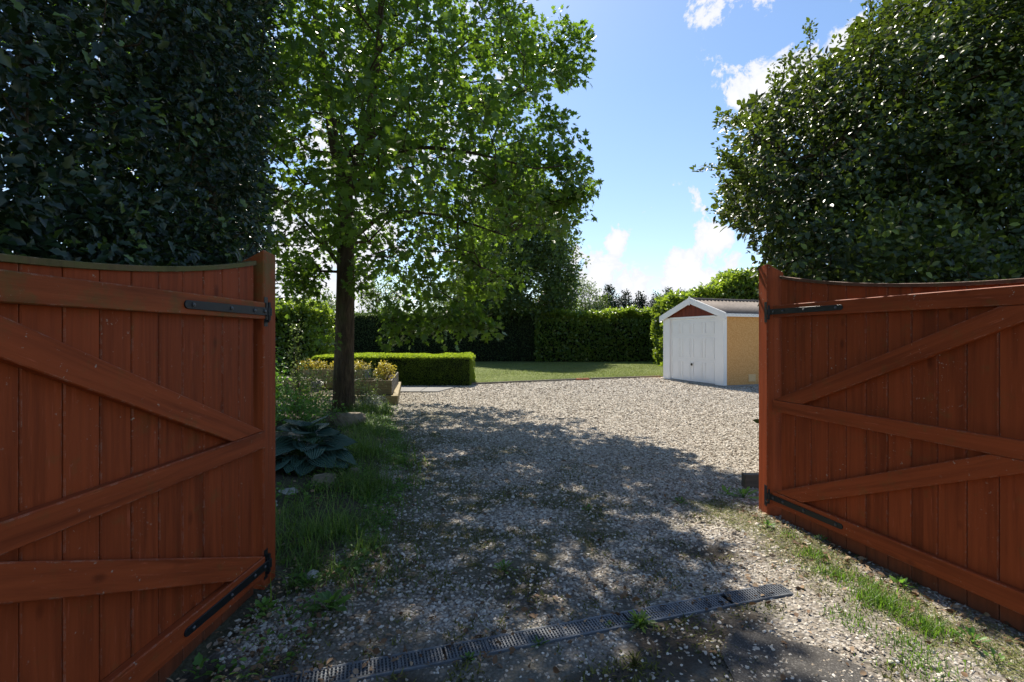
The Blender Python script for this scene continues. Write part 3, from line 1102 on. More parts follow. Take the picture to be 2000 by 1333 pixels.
# stones as geometry-node instances on a point mesh
def stone_nodes(mat):
    ng = bpy.data.node_groups.new('stones', 'GeometryNodeTree')
    ng.interface.new_socket('Geometry', in_out='INPUT', socket_type='NodeSocketGeometry')
    ng.interface.new_socket('Geometry', in_out='OUTPUT', socket_type='NodeSocketGeometry')
    N = ng.nodes.new; L = ng.links.new
    gi = N('NodeGroupInput'); go = N('NodeGroupOutput')
    join = N('GeometryNodeJoinGeometry')
    rot = N('GeometryNodeInputNamedAttribute'); rot.data_type = 'FLOAT_VECTOR'; rot.inputs['Name'].default_value = 'rot'
    scl = N('GeometryNodeInputNamedAttribute'); scl.data_type = 'FLOAT_VECTOR'; scl.inputs['Name'].default_value = 'scl'
    vid = N('GeometryNodeInputNamedAttribute'); vid.data_type = 'FLOAT'; vid.inputs['Name'].default_value = 'vid'
    for k in range(4):
        ico = N('GeometryNodeMeshIcoSphere'); ico.inputs['Radius'].default_value = 1.0; ico.inputs['Subdivisions'].default_value = 1
        nz = N('ShaderNodeTexNoise'); nz.noise_dimensions = '4D'
        nz.inputs['Scale'].default_value = 1.3; nz.inputs['W'].default_value = 3.7 * k + 1
        vm = N('ShaderNodeVectorMath'); vm.operation = 'SUBTRACT'; vm.inputs[1].default_value = (.5, .5, .5)
        L(nz.outputs['Color'], vm.inputs[0])
        v2 = N('ShaderNodeVectorMath'); v2.operation = 'SCALE'; v2.inputs['Scale'].default_value = 1.9
        L(vm.outputs[0], v2.inputs[0])
        sp = N('GeometryNodeSetPosition')
        L(ico.outputs['Mesh'], sp.inputs['Geometry']); L(v2.outputs[0], sp.inputs['Offset'])
        sm = N('GeometryNodeSetMaterial'); sm.inputs['Material'].default_value = mat
        L(sp.outputs[0], sm.inputs['Geometry'])
        iop = N('GeometryNodeInstanceOnPoints')
        cmp_ = N('FunctionNodeCompare'); cmp_.data_type = 'FLOAT'; cmp_.operation = 'EQUAL'
        cmp_.inputs['B'].default_value = float(k); cmp_.inputs['Epsilon'].default_value = .1
        L(vid.outputs['Attribute'], cmp_.inputs['A'])
        L(cmp_.outputs[0], iop.inputs['Selection'])
        L(gi.outputs[0], iop.inputs['Points']); L(sm.outputs[0], iop.inputs['Instance'])
        L(rot.outputs['Attribute'], iop.inputs['Rotation']); L(scl.outputs['Attribute'], iop.inputs['Scale'])
        L(iop.outputs[0], join.inputs[0])
    L(join.outputs[0], go.inputs[0])
    return ng


def in_garage(x, y):
    # garage footprint corner (6.26,14.4)
    a = np.array((.938, .346)); p = np.stack([x - 6.26, y - 14.4], -1)
    u = p @ a; v = p @ np.array((-.346, .938))
    return (u > -.05) & (u < 6) & (v > -.05) & (v < 2.95)


def make_stones():
    P = []
    def band(y0, y1, dens, smin, smax):
        w = 1.10
        xa = -w * y1; xb = w * y1
        xb = min(xb, 11)
        n = int((xb - xa) * (y1 - y0) * dens)
        x = RNG.uniform(xa, xb, n); y = RNG.uniform(y0, y1, n)
        ok = (abs(x) < w * y + .2) & (x > np.where(y < 2.95, -1.42, bed_edge_x(y) - .35)) & (y < lawn_edge_y(x) - .05) & ~in_garage(x, y)
        dd = drain_d(x, y); ds = drain_s(x, y)
        ok &= ~((abs(dd) < .062) & (ds > 0) & (ds < 2.85) & (RNG.random(len(x)) < .93))
        x, y = x[ok], y[ok]
        _, st, de, mo = zone(x, y)
        de = de * np.where(y > 5.5, 1.0, .9)
        ok = RNG.random(len(x)) < np.clip(de, .16, 1)
        x, y, mo = x[ok], y[ok], mo[ok]
        s = RNG.uniform(smin, smax, len(x)) * (1 + .5 * (RNG.random(len(x)) > .95))
        dd = drain_d(x, y)
        s = np.where(dd < .25, s * .75, s)
        P.append(np.stack([x, y, s], 1))
    band(1.35, 3.2, 4300, .0055, .0120)
    band(3.2, 5.5, 2600, .0065, .0135)
    band(5.5, 9.0, 1500, .008, .016)
    band(9.0, 13.0, 800, .011, .019)
    band(13.0, 18.5, 420, .014, .024)
    P_ = np.concatenate(P)
    x, y, s = P_.T
    n = len(x)
    z = gz(x, y) * sstep(18, 12, y) + s * .15
    z = np.where(x < bed_edge_x(y), np.maximum(z, -.05 + .10 * sstep(0, .5, bed_edge_x(y) - x) + s * .3), z)
    # stones lying on the asphalt are few
    z = np.where((y < 2.35) & (x > .9) & (x < 1.9), z + .008, z)
    sc = s[:, None] * np.stack([1 + .3 * RNG.random(n), .8 + .3 * RNG.random(n), .5 + .3 * RNG.random(n)], 1)
    rot = np.stack([RNG.normal(size=n) * .35, RNG.normal(size=n) * .35, RNG.random(n) * 6.28], 1)
    me = bpy.data.meshes.new('gravel')
    me.vertices.add(n)
    me.vertices.foreach_set('co', np.stack([x, y, z], 1).astype(np.float32).ravel())
    for nm, a, ty in (('rot', rot, 'FLOAT_VECTOR'), ('scl', sc, 'FLOAT_VECTOR')):
        at_ = me.attributes.new(nm, ty, 'POINT'); at_.data.foreach_set('vector', a.astype(np.float32).ravel())
    at_ = me.attributes.new('vid', 'FLOAT', 'POINT'); at_.data.foreach_set('value', RNG.integers(0, 4, n).astype(np.float32))
    o = link('gravel', me, M['stone'])
    md = o.modifiers.new('stones', 'NODES'); md.node_group = stone_nodes(M['stone'])
    tag(o, 'loose pale limestone gravel covering the driveway', 'gravel', kind='stuff')
    print('stones', n)


make_stones()


# ------------------------------------------------------------------ gates
def gate_post(name, label, corner, w, side):
    """square post; corner = near corner on the gateway side; side=+1 post extends to +X"""
    x0, x1 = (corner[0], corner[0] + w) if side > 0 else (corner[0] - w, corner[0])
    o = empty(name, ((x0 + x1) / 2, corner[1] + w / 2, 0), 0, label, 'gate post', 'posts of the open timber gates')
    h = corner[2]
    b = bmesh.new()
    hw = w / 2
    vs = []
    for z in (-.1, h):
        for (x, y) in ((-hw, -hw), (hw, -hw), (hw, hw), (-hw, hw)):
            zz = z
            if z > 0:
                outer = (x * side + hw) / w
                zz = z - .075 * outer - .01 * (y > 0)
            vs.append(b.verts.new((x, y, zz)))
    for f in ((0, 3, 2, 1), (4, 5, 6, 7), (0, 1, 5, 4), (1, 2, 6, 5), (2, 3, 7, 6), (3, 0, 4, 7)):
        b.faces.new([vs[i] for i in f])
    shaft = bm_obj('post_shaft', b, M['gate_post' if side < 0 else 'gate'], o, .006)
    return o


post_l = gate_post('gate_post', 'mossy topped red brown gate post of the left gate beside the spiky dark hedge', (-1.43, 2.805, 2.005), .14, -1)
post_r = gate_post('gate_post', 'red brown gate post of the right gate, holly leaning over its pointed top', (2.123, 4.05, 2.11), .14, 1)


def strap_hinge(leaf, s0, s1, zc, ysurf, yd, w=.046):
    """strap on the rail face; yd = +1/-1 direction towards the viewer side"""
    t = .007
    b = bmesh.new()
    n = 5
    pts = [(s0, zc - w / 2), (s1 - w * .3, zc - w * .42)]
    pts += [(s1 - w * .3 + w * .42 * math.sin(a), zc - w * .42 * math.cos(a)) for a in [math.pi * (i + 1) / n for i in range(n - 1)]]
    pts += [(s1 - w * .3, zc + w * .42), (s0, zc + w / 2)]
    ya, yb = ysurf, ysurf + yd * t
    A = [b.verts.new((p[0], ya, p[1])) for p in pts]; B = [b.verts.new((p[0], yb, p[1])) for p in pts]
    b.faces.new(A); b.faces.new(B[::-1])
    for i in range(len(pts)):
        j = (i + 1) % len(pts)
        b.faces.new((A[i], B[i], B[j], A[j]))
    # the eye that drops over the pin
    cyl_bm(b, (s0 - .004, ysurf + yd * .004, zc - w / 2), (s0 - .004, ysurf + yd * .004, zc + w / 2), .015, n=12)
    o = bm_obj('strap_hinge', b, M['iron'], leaf, .0012)
    for f in (.07, .22, .52, .93):
        s = s0 + (s1 - s0) * f
        b = bmesh.new()
        cyl_bm(b, (s, yb, zc), (s, yb + yd * .004, zc), .0105, .0105, 10)
        cyl_bm(b, (s, yb + yd * .004, zc), (s, yb + yd * .008, zc), .009, .004, 10)
        bm_obj('bolt', b, M['bolt'], o, 0, smooth=False)
    return o


def gate_leaf(name, label, origin, sdir, width, nb, yd, H, cap_mat, top, first_off=0.0, rail_mats=None):
    """origin: (x,y) where board edges start; sdir: unit vector along the leaf; yd: viewer side in local Y"""
    ang = math.atan2(sdir[1], sdir[0])
    o = empty(name, (origin[0], origin[1], 0), ang, label, 'gate', 'pair of open timber gates')
    rr = random.Random(5 if yd > 0 else 9)
    th = .022
    L = nb * width
    for k in range(nb):
        a = k * width + .0022; b = (k + 1) * width - .0022
        j = rr.uniform(-.0012, .0012)
        y0, y1 = (-th + j, 0 + j) if yd > 0 else (0 + j, th + j)
        zb = .006 + rr.uniform(-.003, .004)
        plank('board', [(a, zb), (b, zb), (b, top(b) - .01), ((a + b) / 2, top((a + b) / 2) - .01), (a, top(a) - .01)], y0, y1, (0, 1), M['gate'], o, .0035)
    T = .042
    ya, yb = (0.001, T) if yd > 0 else (-T, -.001)
    rm = rail_mats or {}
    (r1a, r1b), (r2a, r2b), (r3a, r3b) = H
    s0 = -.045
    plank('top_rail', [(s0, r1a), (L, r1a), (L, r1b), (s0, r1b)], ya, yb, (1, 0), rm.get('top', M['gate_rail']), o, .004)
    plank('middle_rail', [(s0, r2a), (L, r2a), (L, r2b), (s0, r2b)], ya, yb, (1, 0), M['gate_rail'], o, .004)
    plank('bottom_rail', [(s0, r3a), (L, r3a), (L, r3b), (s0, r3b)], ya, yb, (1, 0), M['gate_rail'], o, .004)
    # braces rise from the hinge side to the free end; faces sit 2 mm back from the rails
    yc, ye = (ya, yb - .003) if yd > 0 else (ya + .003, yb)
    for (za, zb_) in ((r2b, r1a), (r3b, r2a)):
        k = .44
        v = .125
        sl_ = (zb_ - za) / k                      # run of the upper edge
        poly = [(s0 + .01, za + .002), (s0 + .01 + v / k, za + .002), (s0 + .01 + v / k + sl_ - .01, zb_ - .002), (s0 + .01 + sl_ - .01, zb_ - .002)]
        Lm = L - .002
        if poly[2][0] > Lm:                       # cut at the free end
            zc = za + .002 + (Lm - poly[1][0]) * k
            poly = [poly[0], poly[1], (Lm, zc), (Lm, zb_ - .002), poly[3]]
            if poly[4][0] > Lm:
                zd = za + .002 + (Lm - poly[0][0]) * k
                poly = [poly[0], poly[1], (Lm, zc), (Lm, zd)]
        plank('brace', poly, yc, ye, (1, k), M['gate_rail'], o, .004)
    # curved capping strip
    b = bmesh.new()
    prev = None
    ca, cb = (-th - .006, .016) if yd > 0 else (-.016, th + .006)
    for q in range(25):
        s = L * q / 24
        z = top(s)
        ring = [b.verts.new((s, ca, z - .012)), b.verts.new((s, cb, z - .012)), b.verts.new((s, cb, z + .012)), b.verts.new((s, ca, z + .012))]
        if prev:
            for e in range(4):
                b.faces.new((prev[e], prev[(e + 1) % 4], ring[(e + 1) % 4], ring[e]))
        else:
            b.faces.new(ring)
        prev = ring
    b.faces.new(prev[::-1])
    c = bm_obj('top_capping', b, cap_mat, o, .002)
    for zc in ((r1a + r1b) / 2 - .004, (r3a + r3b) / 2 + .004):
        strap_hinge(o, -.075, .60, zc, yb if yd > 0 else ya, yd)
    return o


def hinge_pins(post, leaf, yd, zs):
    """pin and plate screwed to the post, standing in the eye of each strap"""
    T = .042
    lm = Matrix.Translation(leaf.location) @ Matrix.Rotation(leaf.rotation_euler[2], 4, 'Z')
    for z in zs:
        p = lm @ Vector((-.079, yd * (T + .004), z))
        loc = p - Vector(post.location)
        b = bmesh.new()
        cyl_bm(b, (loc.x, loc.y, z - .05), (loc.x, loc.y, z + .055), .008, n=10)
        hx = .07
        sx = 1 if loc.x > 0 else -1
        fy = -hx if loc.y < 0 else hx
        # plate on the face of the post towards the gateway
        bx = sx * hx
        box_bm(b, bx - .002 if sx < 0 else bx, bx if sx < 0 else bx + .002, -.070, -.030, z - .085, z + .085)
        box_bm(b, min(bx, loc.x) - .004, max(bx, loc.x) + .004, loc.y - .006 if loc.y > -.07 else loc.y - .006, -.045, z - .062, z - .046)
        bm_obj('hinge_pin', b, M['iron'], post, 0)


sr = np.array((.2366, -.9716)); sr = sr / np.linalg.norm(sr)
leaf_r = gate_leaf('gate_leaf', 'open red brown boarded gate with zigzag braces standing under the sunlit holly', (2.20, 3.98), sr, .1475, 12, -1,
                   ((1.66, 1.758), (.885, .98), (.115, .225)), M['gate_cap_dark'], lambda s: 1.780 + .205 * (1 - min(s, 1.75) / 1.75) ** 2)
sL = np.array((-.05, -.9987)); sL = sL / np.linalg.norm(sL)
leaf_l = gate_leaf('gate_leaf', 'open red brown boarded gate with green mossy capping under the dark shaded hedge', (-1.465, 2.76), sL, .139, 12, 1,
                   ((1.60, 1.697), (.860, .957), (.118, .235)), M['gate_cap'], lambda s: 1.728 + .19 * (1 - min(s, 1.7) / 1.7) ** 2.2, rail_mats={'top': M['gate_moss']})
hinge_pins(post_l, leaf_l, 1, (1.6445, .1805))
hinge_pins(post_r, leaf_r, -1, (1.705, .174))

# ------------------------------------------------------------------ drain
dr = empty('drain_channel', (DA[0], DA[1], 0), DR, 'long dark slotted drainage grating set across the gateway in the gravel', 'drain')
LD = 2.84
HW = .056
for sy in (-1, 1):
    b = bmesh.new()
    box_bm(b, 0, LD, sy * HW - .006, sy * HW + .006, -.05, .012)
    bm_obj('channel_edge', b, M['drain'], dr, .002)
b = bmesh.new()
box_bm(b, .002, LD - .002, -HW + .007, HW - .007, -.04, .0012)
bm_obj('channel_floor', b, M['drain_dark'], dr, 0)  # near-black sheet right under the grates, shade of the channel painted in


def grate(length, x, rz=0, tilt=0, dz=0):
    b = bmesh.new()
    hw = HW - .0085
    for k in range(6):
        y = -hw + k * (2 * hw) / 5
        w = .0055 if k in (0, 5) else .0028
        box_bm(b, 0, length, y - w / 2 if k else y, y + w / 2 if k < 5 else y, -.0035, .0055)
    n = int(length / .0165)
    for i in range(n + 1):
        xx = i * length / n
        w = .0075 if i % 12 else .014
        box_bm(b, max(0, xx - w / 2), min(length, xx + w / 2), -hw + .0005, hw - .0005, -.003, .0045)
    o = bm_obj('grate', b, M['drain'], dr, 0)
    o.location = (x, 0, dz + .0055)
    o.rotation_euler = (tilt, 0, rz)
    return o


grate(.80, .01)
grate(.955, .825)
grate(.62, 1.795)
g = grate(.40, 2.44, math.radians(-3), math.radians(5), .006)

# dark post stub beside right post
o = box('timber_stub', 2.30, 2.52, 4.80, 4.88, -.05, .135, M['stub'], None, .006)
tag(o, 'short dark weathered timber stub in the gravel behind the right gate post', 'timber stub')

# ------------------------------------------------------------------ garage
gth = math.atan2(.346, .938)
G = empty('garage', (6.26, 14.40, 0), gth, 'small white fronted garage with tan pebbledash side and brown corrugated roof', 'garage')
# local: +x runs back along the side wall, +y along the front towards the far (left) corner
W, D, HE, HR = 2.77, 5.2, 2.13, 2.63
b = bmesh.new(); box_bm(b, -.04, D + .1, -.10, W + .08, -.1, .05); bm_obj('concrete_base', b, M['concrete'], G, .01)
b = bmesh.new(); box_bm(b, .10, D, .0, .09, .051, HE); bm_obj('side_wall', b, M['pebbledash'], G, .004)
b = bmesh.new(); box_bm(b, .10, D, W - .09, W, .051, HE); bm_obj('side_wall', b, M['pebbledash'], G, .004)
b = bmesh.new(); box_bm(b, D - .09, D - .001, .091, W - .091, .051, HE); bm_obj('back_wall', b, M['pebbledash'], G, .004)


def pillar(y0, y1):
    b = bmesh.new()
    n = 28
    h = (HE - .05) / n
    for i in range(n):
        box_bm(b, 0, .095, y0, y1, .051 + i * h, .051 + (i + 1) * h - .006)
    bm_obj('pillar', b, M['white_paint'], G, 0, kind='stuff')
    b = bmesh.new(); box_bm(b, .003, .09, y0 + .003, y1 - .003, .051, HE - .003); bm_obj('pillar_core', b, M['white_paint'], G, 0)


pillar(.002, .34); pillar(W - .32, W - .002)
for y in (-.012, W - .03):
    b = bmesh.new(); box_bm(b, -.012, .12, y, y + .045 if y > 0 else .0015, .04, HE); bm_obj('corner_trim', b, M['white_paint'], G, .003)
dy0, dy1 = .345, W - .325
DH = 2.03
b = bmesh.new(); box_bm(b, .02, .09, dy0, dy1, DH + .055, HE + .02); bm_obj('lintel', b, M['white_paint'], G, .003)
door = None
b = bmesh.new(); box_bm(b, .05, .075, dy0 + .012, dy1 - .012, .06, DH + .05); door = bm_obj('door', b, M['white_door'], G, .002)
dw = (dy1 - dy0 - .024)


def door_piece(name, y0, y1, z0, z1, x=.040, mat=None):
    b = bmesh.new(); box_bm(b, x, .0505, y0, y1, z0, z1); return bm_obj(name, b, mat or M['white_door'], door, .004)


rows = [(.14, .70, 'bottom'), (.82, 1.46, 'mid'), (1.60, 1.95, 'top')]
for z0, z1, _ in rows:
    for k in range(4):
        ya = dy0 + .012 + dw * k / 4 + .055; yb = dy0 + .012 + dw * (k + 1) / 4 - .055
        # raised moulding frame and raised field
        b = bmesh.new()
        f = .022
        for (a_, b_, c_, d_) in ((ya, yb, z0, z0 + f), (ya, yb, z1 - f, z1), (ya, ya + f, z0 + f, z1 - f), (yb - f, yb, z0 + f, z1 - f)):
            box_bm(b, .036, .0505, a_, b_, c_, d_)
        box_bm(b, .042, .0505, ya + .06, yb - .06, z0 + .06, z1 - .06)
        bm_obj('door_panel', b, M['white_door'], door, 0)
for z in (.075, .75, 1.52, 2.0):
    door_piece('door_rib', dy0 + .02, dy1 - .02, z, z + .02)
for (a_, b_) in ((dy0 - .0, dy0 + .011), (dy1 - .011, dy1)):
    b = bmesh.new(); box_bm(b, .018, .08, a_, b_, .052, DH + .054); bm_obj('door_frame', b, M['white_paint'], G, .002)
b = bmesh.new()
hy = (dy0 + dy1) / 2 - .0
cyl_bm(b, (.035, hy, .60), (.049, hy, .60), .060, n=18)
hd = bm_obj('handle', b, M['white_paint'], door, 0)
b = bmesh.new()
cyl_bm(b, (.012, hy, .60), (.0345, hy, .60), .036, n=12)
box_bm(b, .006, .014, hy - .045, hy + .02, .566, .645)
bm_obj('handle_grip', b, M['black_plastic'], hd, .002)
# gable infill, vertical boards
nbd = 20
slope = (HR - HE) / (W / 2)
for k in range(nbd):
    ya = .02 + (W - .04) * k / nbd; yb = .02 + (W - .04) * (k + 1) / nbd - .004
    za = HE + slope * (W / 2 - abs(ya - W / 2)) - .03; zb = HE + slope * (W / 2 - abs(yb - W / 2)) - .03
    if min(za, zb) < HE + .035: continue
    b = bmesh.new()
    A = [b.verts.new((.03, y, z)) for y, z in ((ya, HE + .022), (yb, HE + .022), (yb, zb), (ya, za))]
    B = [b.verts.new((.055, y, z)) for y, z in ((ya, HE + .022), (yb, HE + .022), (yb, zb), (ya, za))]
    b.faces.new(A); b.faces.new(B[::-1])
    for i in range(4): b.faces.new((A[i], B[i], B[(i + 1) % 4], A[(i + 1) % 4]))
    bm_obj('gable_board', b, M['gable_wood'], G, 0)
# corrugated roof sheets, several per slope
OV = .10
def roofpt(x, y):
    return HE + .05 + slope * (W / 2 - abs(y - W / 2))
for side in (0, 1):
    nsh = 5
    for q in range(nsh):
        xa = -.04 + (D + .14) * q / nsh; xb = -.04 + (D + .14) * (q + 1) / nsh + .03
        m = 60
        V = []; 
        ys2 = (-OV, W / 2) if side == 0 else (W + OV, W / 2)
        for i in range(m + 1):
            x = xa + (xb - xa) * i / m
            wv = .022 * math.sin(x * 2 * math.pi / .0762 * .5) + q * .0015
            for y in ys2:
                z = HE + .065 + slope * (W / 2 - abs(y - W / 2)) + wv
                V.append((x, y, z)); V.append((x, y, z - .008))
        V = np.array(V)
        Fq = []
        for i in range(m):
            a = i * 4; c = a + 4
            Fq += [(a, c, c + 2, a + 2), (a + 1, a + 3, c + 3, c + 1), (a, a + 1, c + 1, c), (a + 2, c + 2, c + 3, a + 3)]
        me = np_mesh('roof_sheet', V, np.array(Fq), False)
        link('roof_sheet', me, M['roof_sheet'], G)
b = bmesh.new()
cyl_bm(b, (-.03, W / 2, HR + .085), (D + .1, W / 2, HR + .085), .045, n=10)
bm_obj('ridge_cap', b, M['roof_sheet'], G, 0)
# barge boards
for side in (0, 1):
    ye = -OV - .06 if side == 0 else W + OV + .06
    zt_e = HE + .10 + slope * (W / 2 - abs(ye - W / 2)); zt_r = HE + .10 + slope * W / 2
    yr = W / 2 - .001 if side == 0 else W / 2 + .001
    b = bmesh.new()
    pl = [(ye, zt_e - .17), (yr, zt_r - .17), (yr, zt_r + .03), (ye, zt_e + .03)]
    A = [b.verts.new((-.07, y, z)) for y, z in pl]; B = [b.verts.new((-.045, y, z)) for y, z in pl]
    b.faces.new(A); b.faces.new(B[::-1])
    for i in range(4): b.faces.new((A[i], B[i], B[(i + 1) % 4], A[(i + 1) % 4]))
    bm_obj('bargeboard', b, M['white_paint'], G, .003)
b = bmesh.new(); box_bm(b, -.085, -.072, W / 2 - .03, W / 2 + .03, HR - .12, HR + .16); bm_obj('finial', b, M['white_paint'], G, .003)
for y in (-OV - .0, W + OV - .025):
    b = bmesh.new(); box_bm(b, -.043, D + .08, y, y + .025, HE - .035, HE + .055); bm_obj('fascia', b, M['white_paint'], G, .003)
b = bmesh.new(); box_bm(b, .96, 1.24, -.012, -.002, .14, .36); bm_obj('vent_plate', b, M['pale_plate'], G, .002)

# ------------------------------------------------------------------ edging, slab, bricks
ed = [(-1.31, 15.13), (.7, 16.04), (2.62, 16.90), (2.75, 16.96), (4.1, 17.48), (5.48, 18.0)]
labs = ['grey lawn edging board nearest the clipped box hedge', 'middle stretch of lawn edging board ending at the loose bricks', None,
        'lawn edging board just right of the loose bricks', 'lawn edging board ending at the garage wall']
for i in range(5):
    if i == 2: continue
    a = Vector((*ed[i], 0)); c = Vector((*ed[i + 1], 0)); d = c - a
    bm = bmesh.new()
    L = d.length - .01
    box_bm(bm, -.02, .02, -.035, .035, -L / 2, L / 2)
    o = bm_obj('edging_board', bm, M['grey_timber'], None, .004)
    zz = d.normalized()
    o.matrix_world = Matrix.Translation((a + c) / 2 + Vector((0, 0, .03))) @ Matrix((zz.cross(Vector((0, 0, 1))), Vector((0, 0, 1)), zz)).transposed().to_4x4()
    tag(o, labs[i], 'lawn edging', 'boards edging the lawn')
for (x, y, r, lb) in ((2.30, 16.72, .42, 'left one of the loose red bricks lying along the lawn edge'), (2.55, 16.80, .36, 'right one of the loose red bricks lying along the lawn edge')):
    bm = bmesh.new(); box_bm(bm, -.1075, .1075, -.051, .051, 0, .075)
    o = bm_obj('brick', bm, M['brick'], None, .006); o.location = (x, y - .06, .0); o.rotation_euler = (0, 0, r)
    tag(o, lb, 'brick', 'loose bricks at the lawn edge')
# paving in front of the box hedge: three slabs
pv = empty('paving', (-2.9, 14.0, 0), 0, None, None); pv['kind'] = 'structure'
for k in range(4):
    x0 = -1.55 + .0 - k * .93
    bm = bmesh.new(); 
    P = [(x0, 14.55), (x0 - .915, 14.55), (x0 - .915 + (0 if k else -.0), 13.05), (x0 - (.45 if k == 0 else 0), 13.05)]
    A = [bm.verts.new((p[0] + 2.9, p[1] - 14, .035)) for p in P]; B = [bm.verts.new((p[0] + 2.9, p[1] - 14, -.02)) for p in P]
    bm.faces.new(A); bm.faces.new(B[::-1])
    for i in range(4): bm.faces.new((A[i], B[i], B[(i + 1) % 4], A[(i + 1) % 4]))
    bm_obj('slab', bm, M['slab'], pv, .006)


# ------------------------------------------------------------------ hedges
def hedge(name, label, cat_, x0, x1, y0, y1, z1, mat, leaf, dens, amp=.08, core=.12, shape=None, sh=.15, tm=LEAF_DIAM, seed=0, rot=0.0, org=None, group=None, shoots=0):
    """clipped hedge: solid near-black core and a skin of leaves; local frame turned by rot"""
    cx, cy = (x0 + x1) / 2, (y0 + y1) / 2
    o = empty(name, (cx, cy, 0), rot, label, cat_, group)
    rr = np.random.default_rng(seed + 5)
    hx, hy = (x1 - x0) / 2, (y1 - y0) / 2
    zt = (lambda x: z1 + 0 * x) if shape is None else shape
    # core
    nx = max(6, int(hx * 2 / .5)); xs = np.linspace(-hx + core, hx - core, nx)
    b = bmesh.new(); prev = None
    for x in xs:
        z = float(zt(np.array([x]))[0]) - core
        ring = [b.verts.new((x, -hy + core, 0)), b.verts.new((x, hy - core, 0)), b.verts.new((x, hy - core, z)), b.verts.new((x, -hy + core, z))]
        if prev:
            for e in range(4): b.faces.new((prev[e], prev[(e + 1) % 4], ring[(e + 1) % 4], ring[e]))
        else: b.faces.new(ring)
        prev = ring
    b.faces.new(prev[::-1])
    bm_obj('hedge_inside', b, M['dark_core'], o, 0)
    P = []; Nn = []
    zavg = float(np.mean(zt(xs)))
    faces = [('f', 2 * hx * zavg), ('t', 2 * hx * 2 * hy), ('l', 2 * hy * zavg), ('r', 2 * hy * zavg)]
    for f, area in faces:
        n = int(area * dens)
        u = rr.random(n); v = rr.random(n)
        dep = rr.random(n) ** 1.5 * core * 1.3
        if f == 'f':
            x = -hx + 2 * hx * u; z = zt(x) * (v * .98 + .02); y = -hy + dep; nn = (0, -1, 0.15)
        elif f == 't':
            x = -hx + 2 * hx * u; y = -hy + 2 * hy * v; z = zt(x) - dep; nn = (0, 0, 1)
        elif f == 'l':
            y = -hy + 2 * hy * u; x = -hx + dep; z = zt(x) * v; nn = (-1, 0, .1)
        else:
            y = -hy + 2 * hy * u; x = hx - dep; z = zt(x) * v; nn = (1, 0, .1)
        bump_ = (fbm(x * 1.0 + y * .7, z + y * .3, 2.0, 3, seed + 20) - .5) * 2 * amp
        nn = np.array(nn, float)
        p = np.stack([x, y, z], 1) + nn * bump_[:, None]
        # rounded shoulders
        P.append(p); Nn.append(np.tile(nn, (n, 1)))
    P = np.concatenate(P); Nn = np.concatenate(Nn)
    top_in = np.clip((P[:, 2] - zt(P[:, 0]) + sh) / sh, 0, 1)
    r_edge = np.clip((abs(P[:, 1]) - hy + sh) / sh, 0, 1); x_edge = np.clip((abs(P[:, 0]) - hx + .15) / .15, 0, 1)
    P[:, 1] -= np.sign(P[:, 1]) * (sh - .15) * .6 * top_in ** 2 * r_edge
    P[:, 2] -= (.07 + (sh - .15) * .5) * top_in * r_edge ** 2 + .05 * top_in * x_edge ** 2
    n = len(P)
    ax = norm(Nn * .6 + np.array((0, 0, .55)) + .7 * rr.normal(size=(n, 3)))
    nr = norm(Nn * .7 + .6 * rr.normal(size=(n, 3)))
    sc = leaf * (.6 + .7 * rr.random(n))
    tint = np.clip(.15 + .45 * fbm(P[:, 0] + P[:, 1], P[:, 2] + P[:, 1], 2.5, 3, seed + 9) + .25 * rr.random(n) + .55 * top_in * rr.random(n), 0, 1)  # leaves near the top tinted paler, sunlight put into their colour
    if shoots:
        k = int(shoots * hx * 2)
        x = rr.uniform(-hx, hx, k); y = rr.uniform(-hy, hy * .6, k)
        c = np.stack([x, y, zt(x) + rr.uniform(-.05, .28, k) * (.4 + fbm(x, y, 1.4, 2, seed + 30))], 1)
        s5 = sprigs(c, np.tile(np.array((0, -.1, 1.)), (k, 1)), 9, leaf * .9, leaf * 1.1, rr, up=.4, flat=.3)
        s5[4][:] = np.clip(.55 + .45 * s5[4], 0, 1)  # crest shoots tinted pale, backlight put into their colour
        P, ax, nr, sc, tint = cat((P, ax, nr, sc, tint), s5)
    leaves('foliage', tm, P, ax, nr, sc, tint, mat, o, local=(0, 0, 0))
    return o


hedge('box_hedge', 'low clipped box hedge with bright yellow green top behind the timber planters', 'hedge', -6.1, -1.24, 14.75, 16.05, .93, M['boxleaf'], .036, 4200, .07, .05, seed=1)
hedge('conifer_hedge', 'tall dark clipped hedge along the far side of the garden behind the tree trunk', 'hedge', -17, 1.6, 28.6, 30.3, 2.86, M['yewhedge'], .10, 330, .07, .14, seed=2)
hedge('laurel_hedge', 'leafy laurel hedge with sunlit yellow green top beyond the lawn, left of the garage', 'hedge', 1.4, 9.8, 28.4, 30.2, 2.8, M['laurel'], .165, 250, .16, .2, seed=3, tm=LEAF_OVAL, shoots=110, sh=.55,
      shape=lambda x: 2.72 + .12 * np.sin(x * 1.3) + .5 * np.clip((x - 2.2) / 2, 0, 1))
hedge('laurel_hedge', 'high laurel hedge rising behind the garage roof', 'hedge', 7.6, 19.0, 23.2, 26.2, 4.0, M['laurel'], .185, 250, .28, .25, seed=4, tm=LEAF_OVAL, shoots=110, sh=.55,
      shape=lambda x: 3.05 + 1.5 * np.clip((x + 5.4) / 4.0, 0, 1) + .15 * np.sin(x * 2.1) + .12 * np.sin(x * 4.3))
hedge('laurel_hedge', 'rounded laurel bush with bright top just right of the left gate post', 'hedge', -12.5, -7.1, 17.2, 19.4, 2.5, M['laurel'], .13, 420, .16, .2, seed=6, tm=LEAF_OVAL, shoots=90)


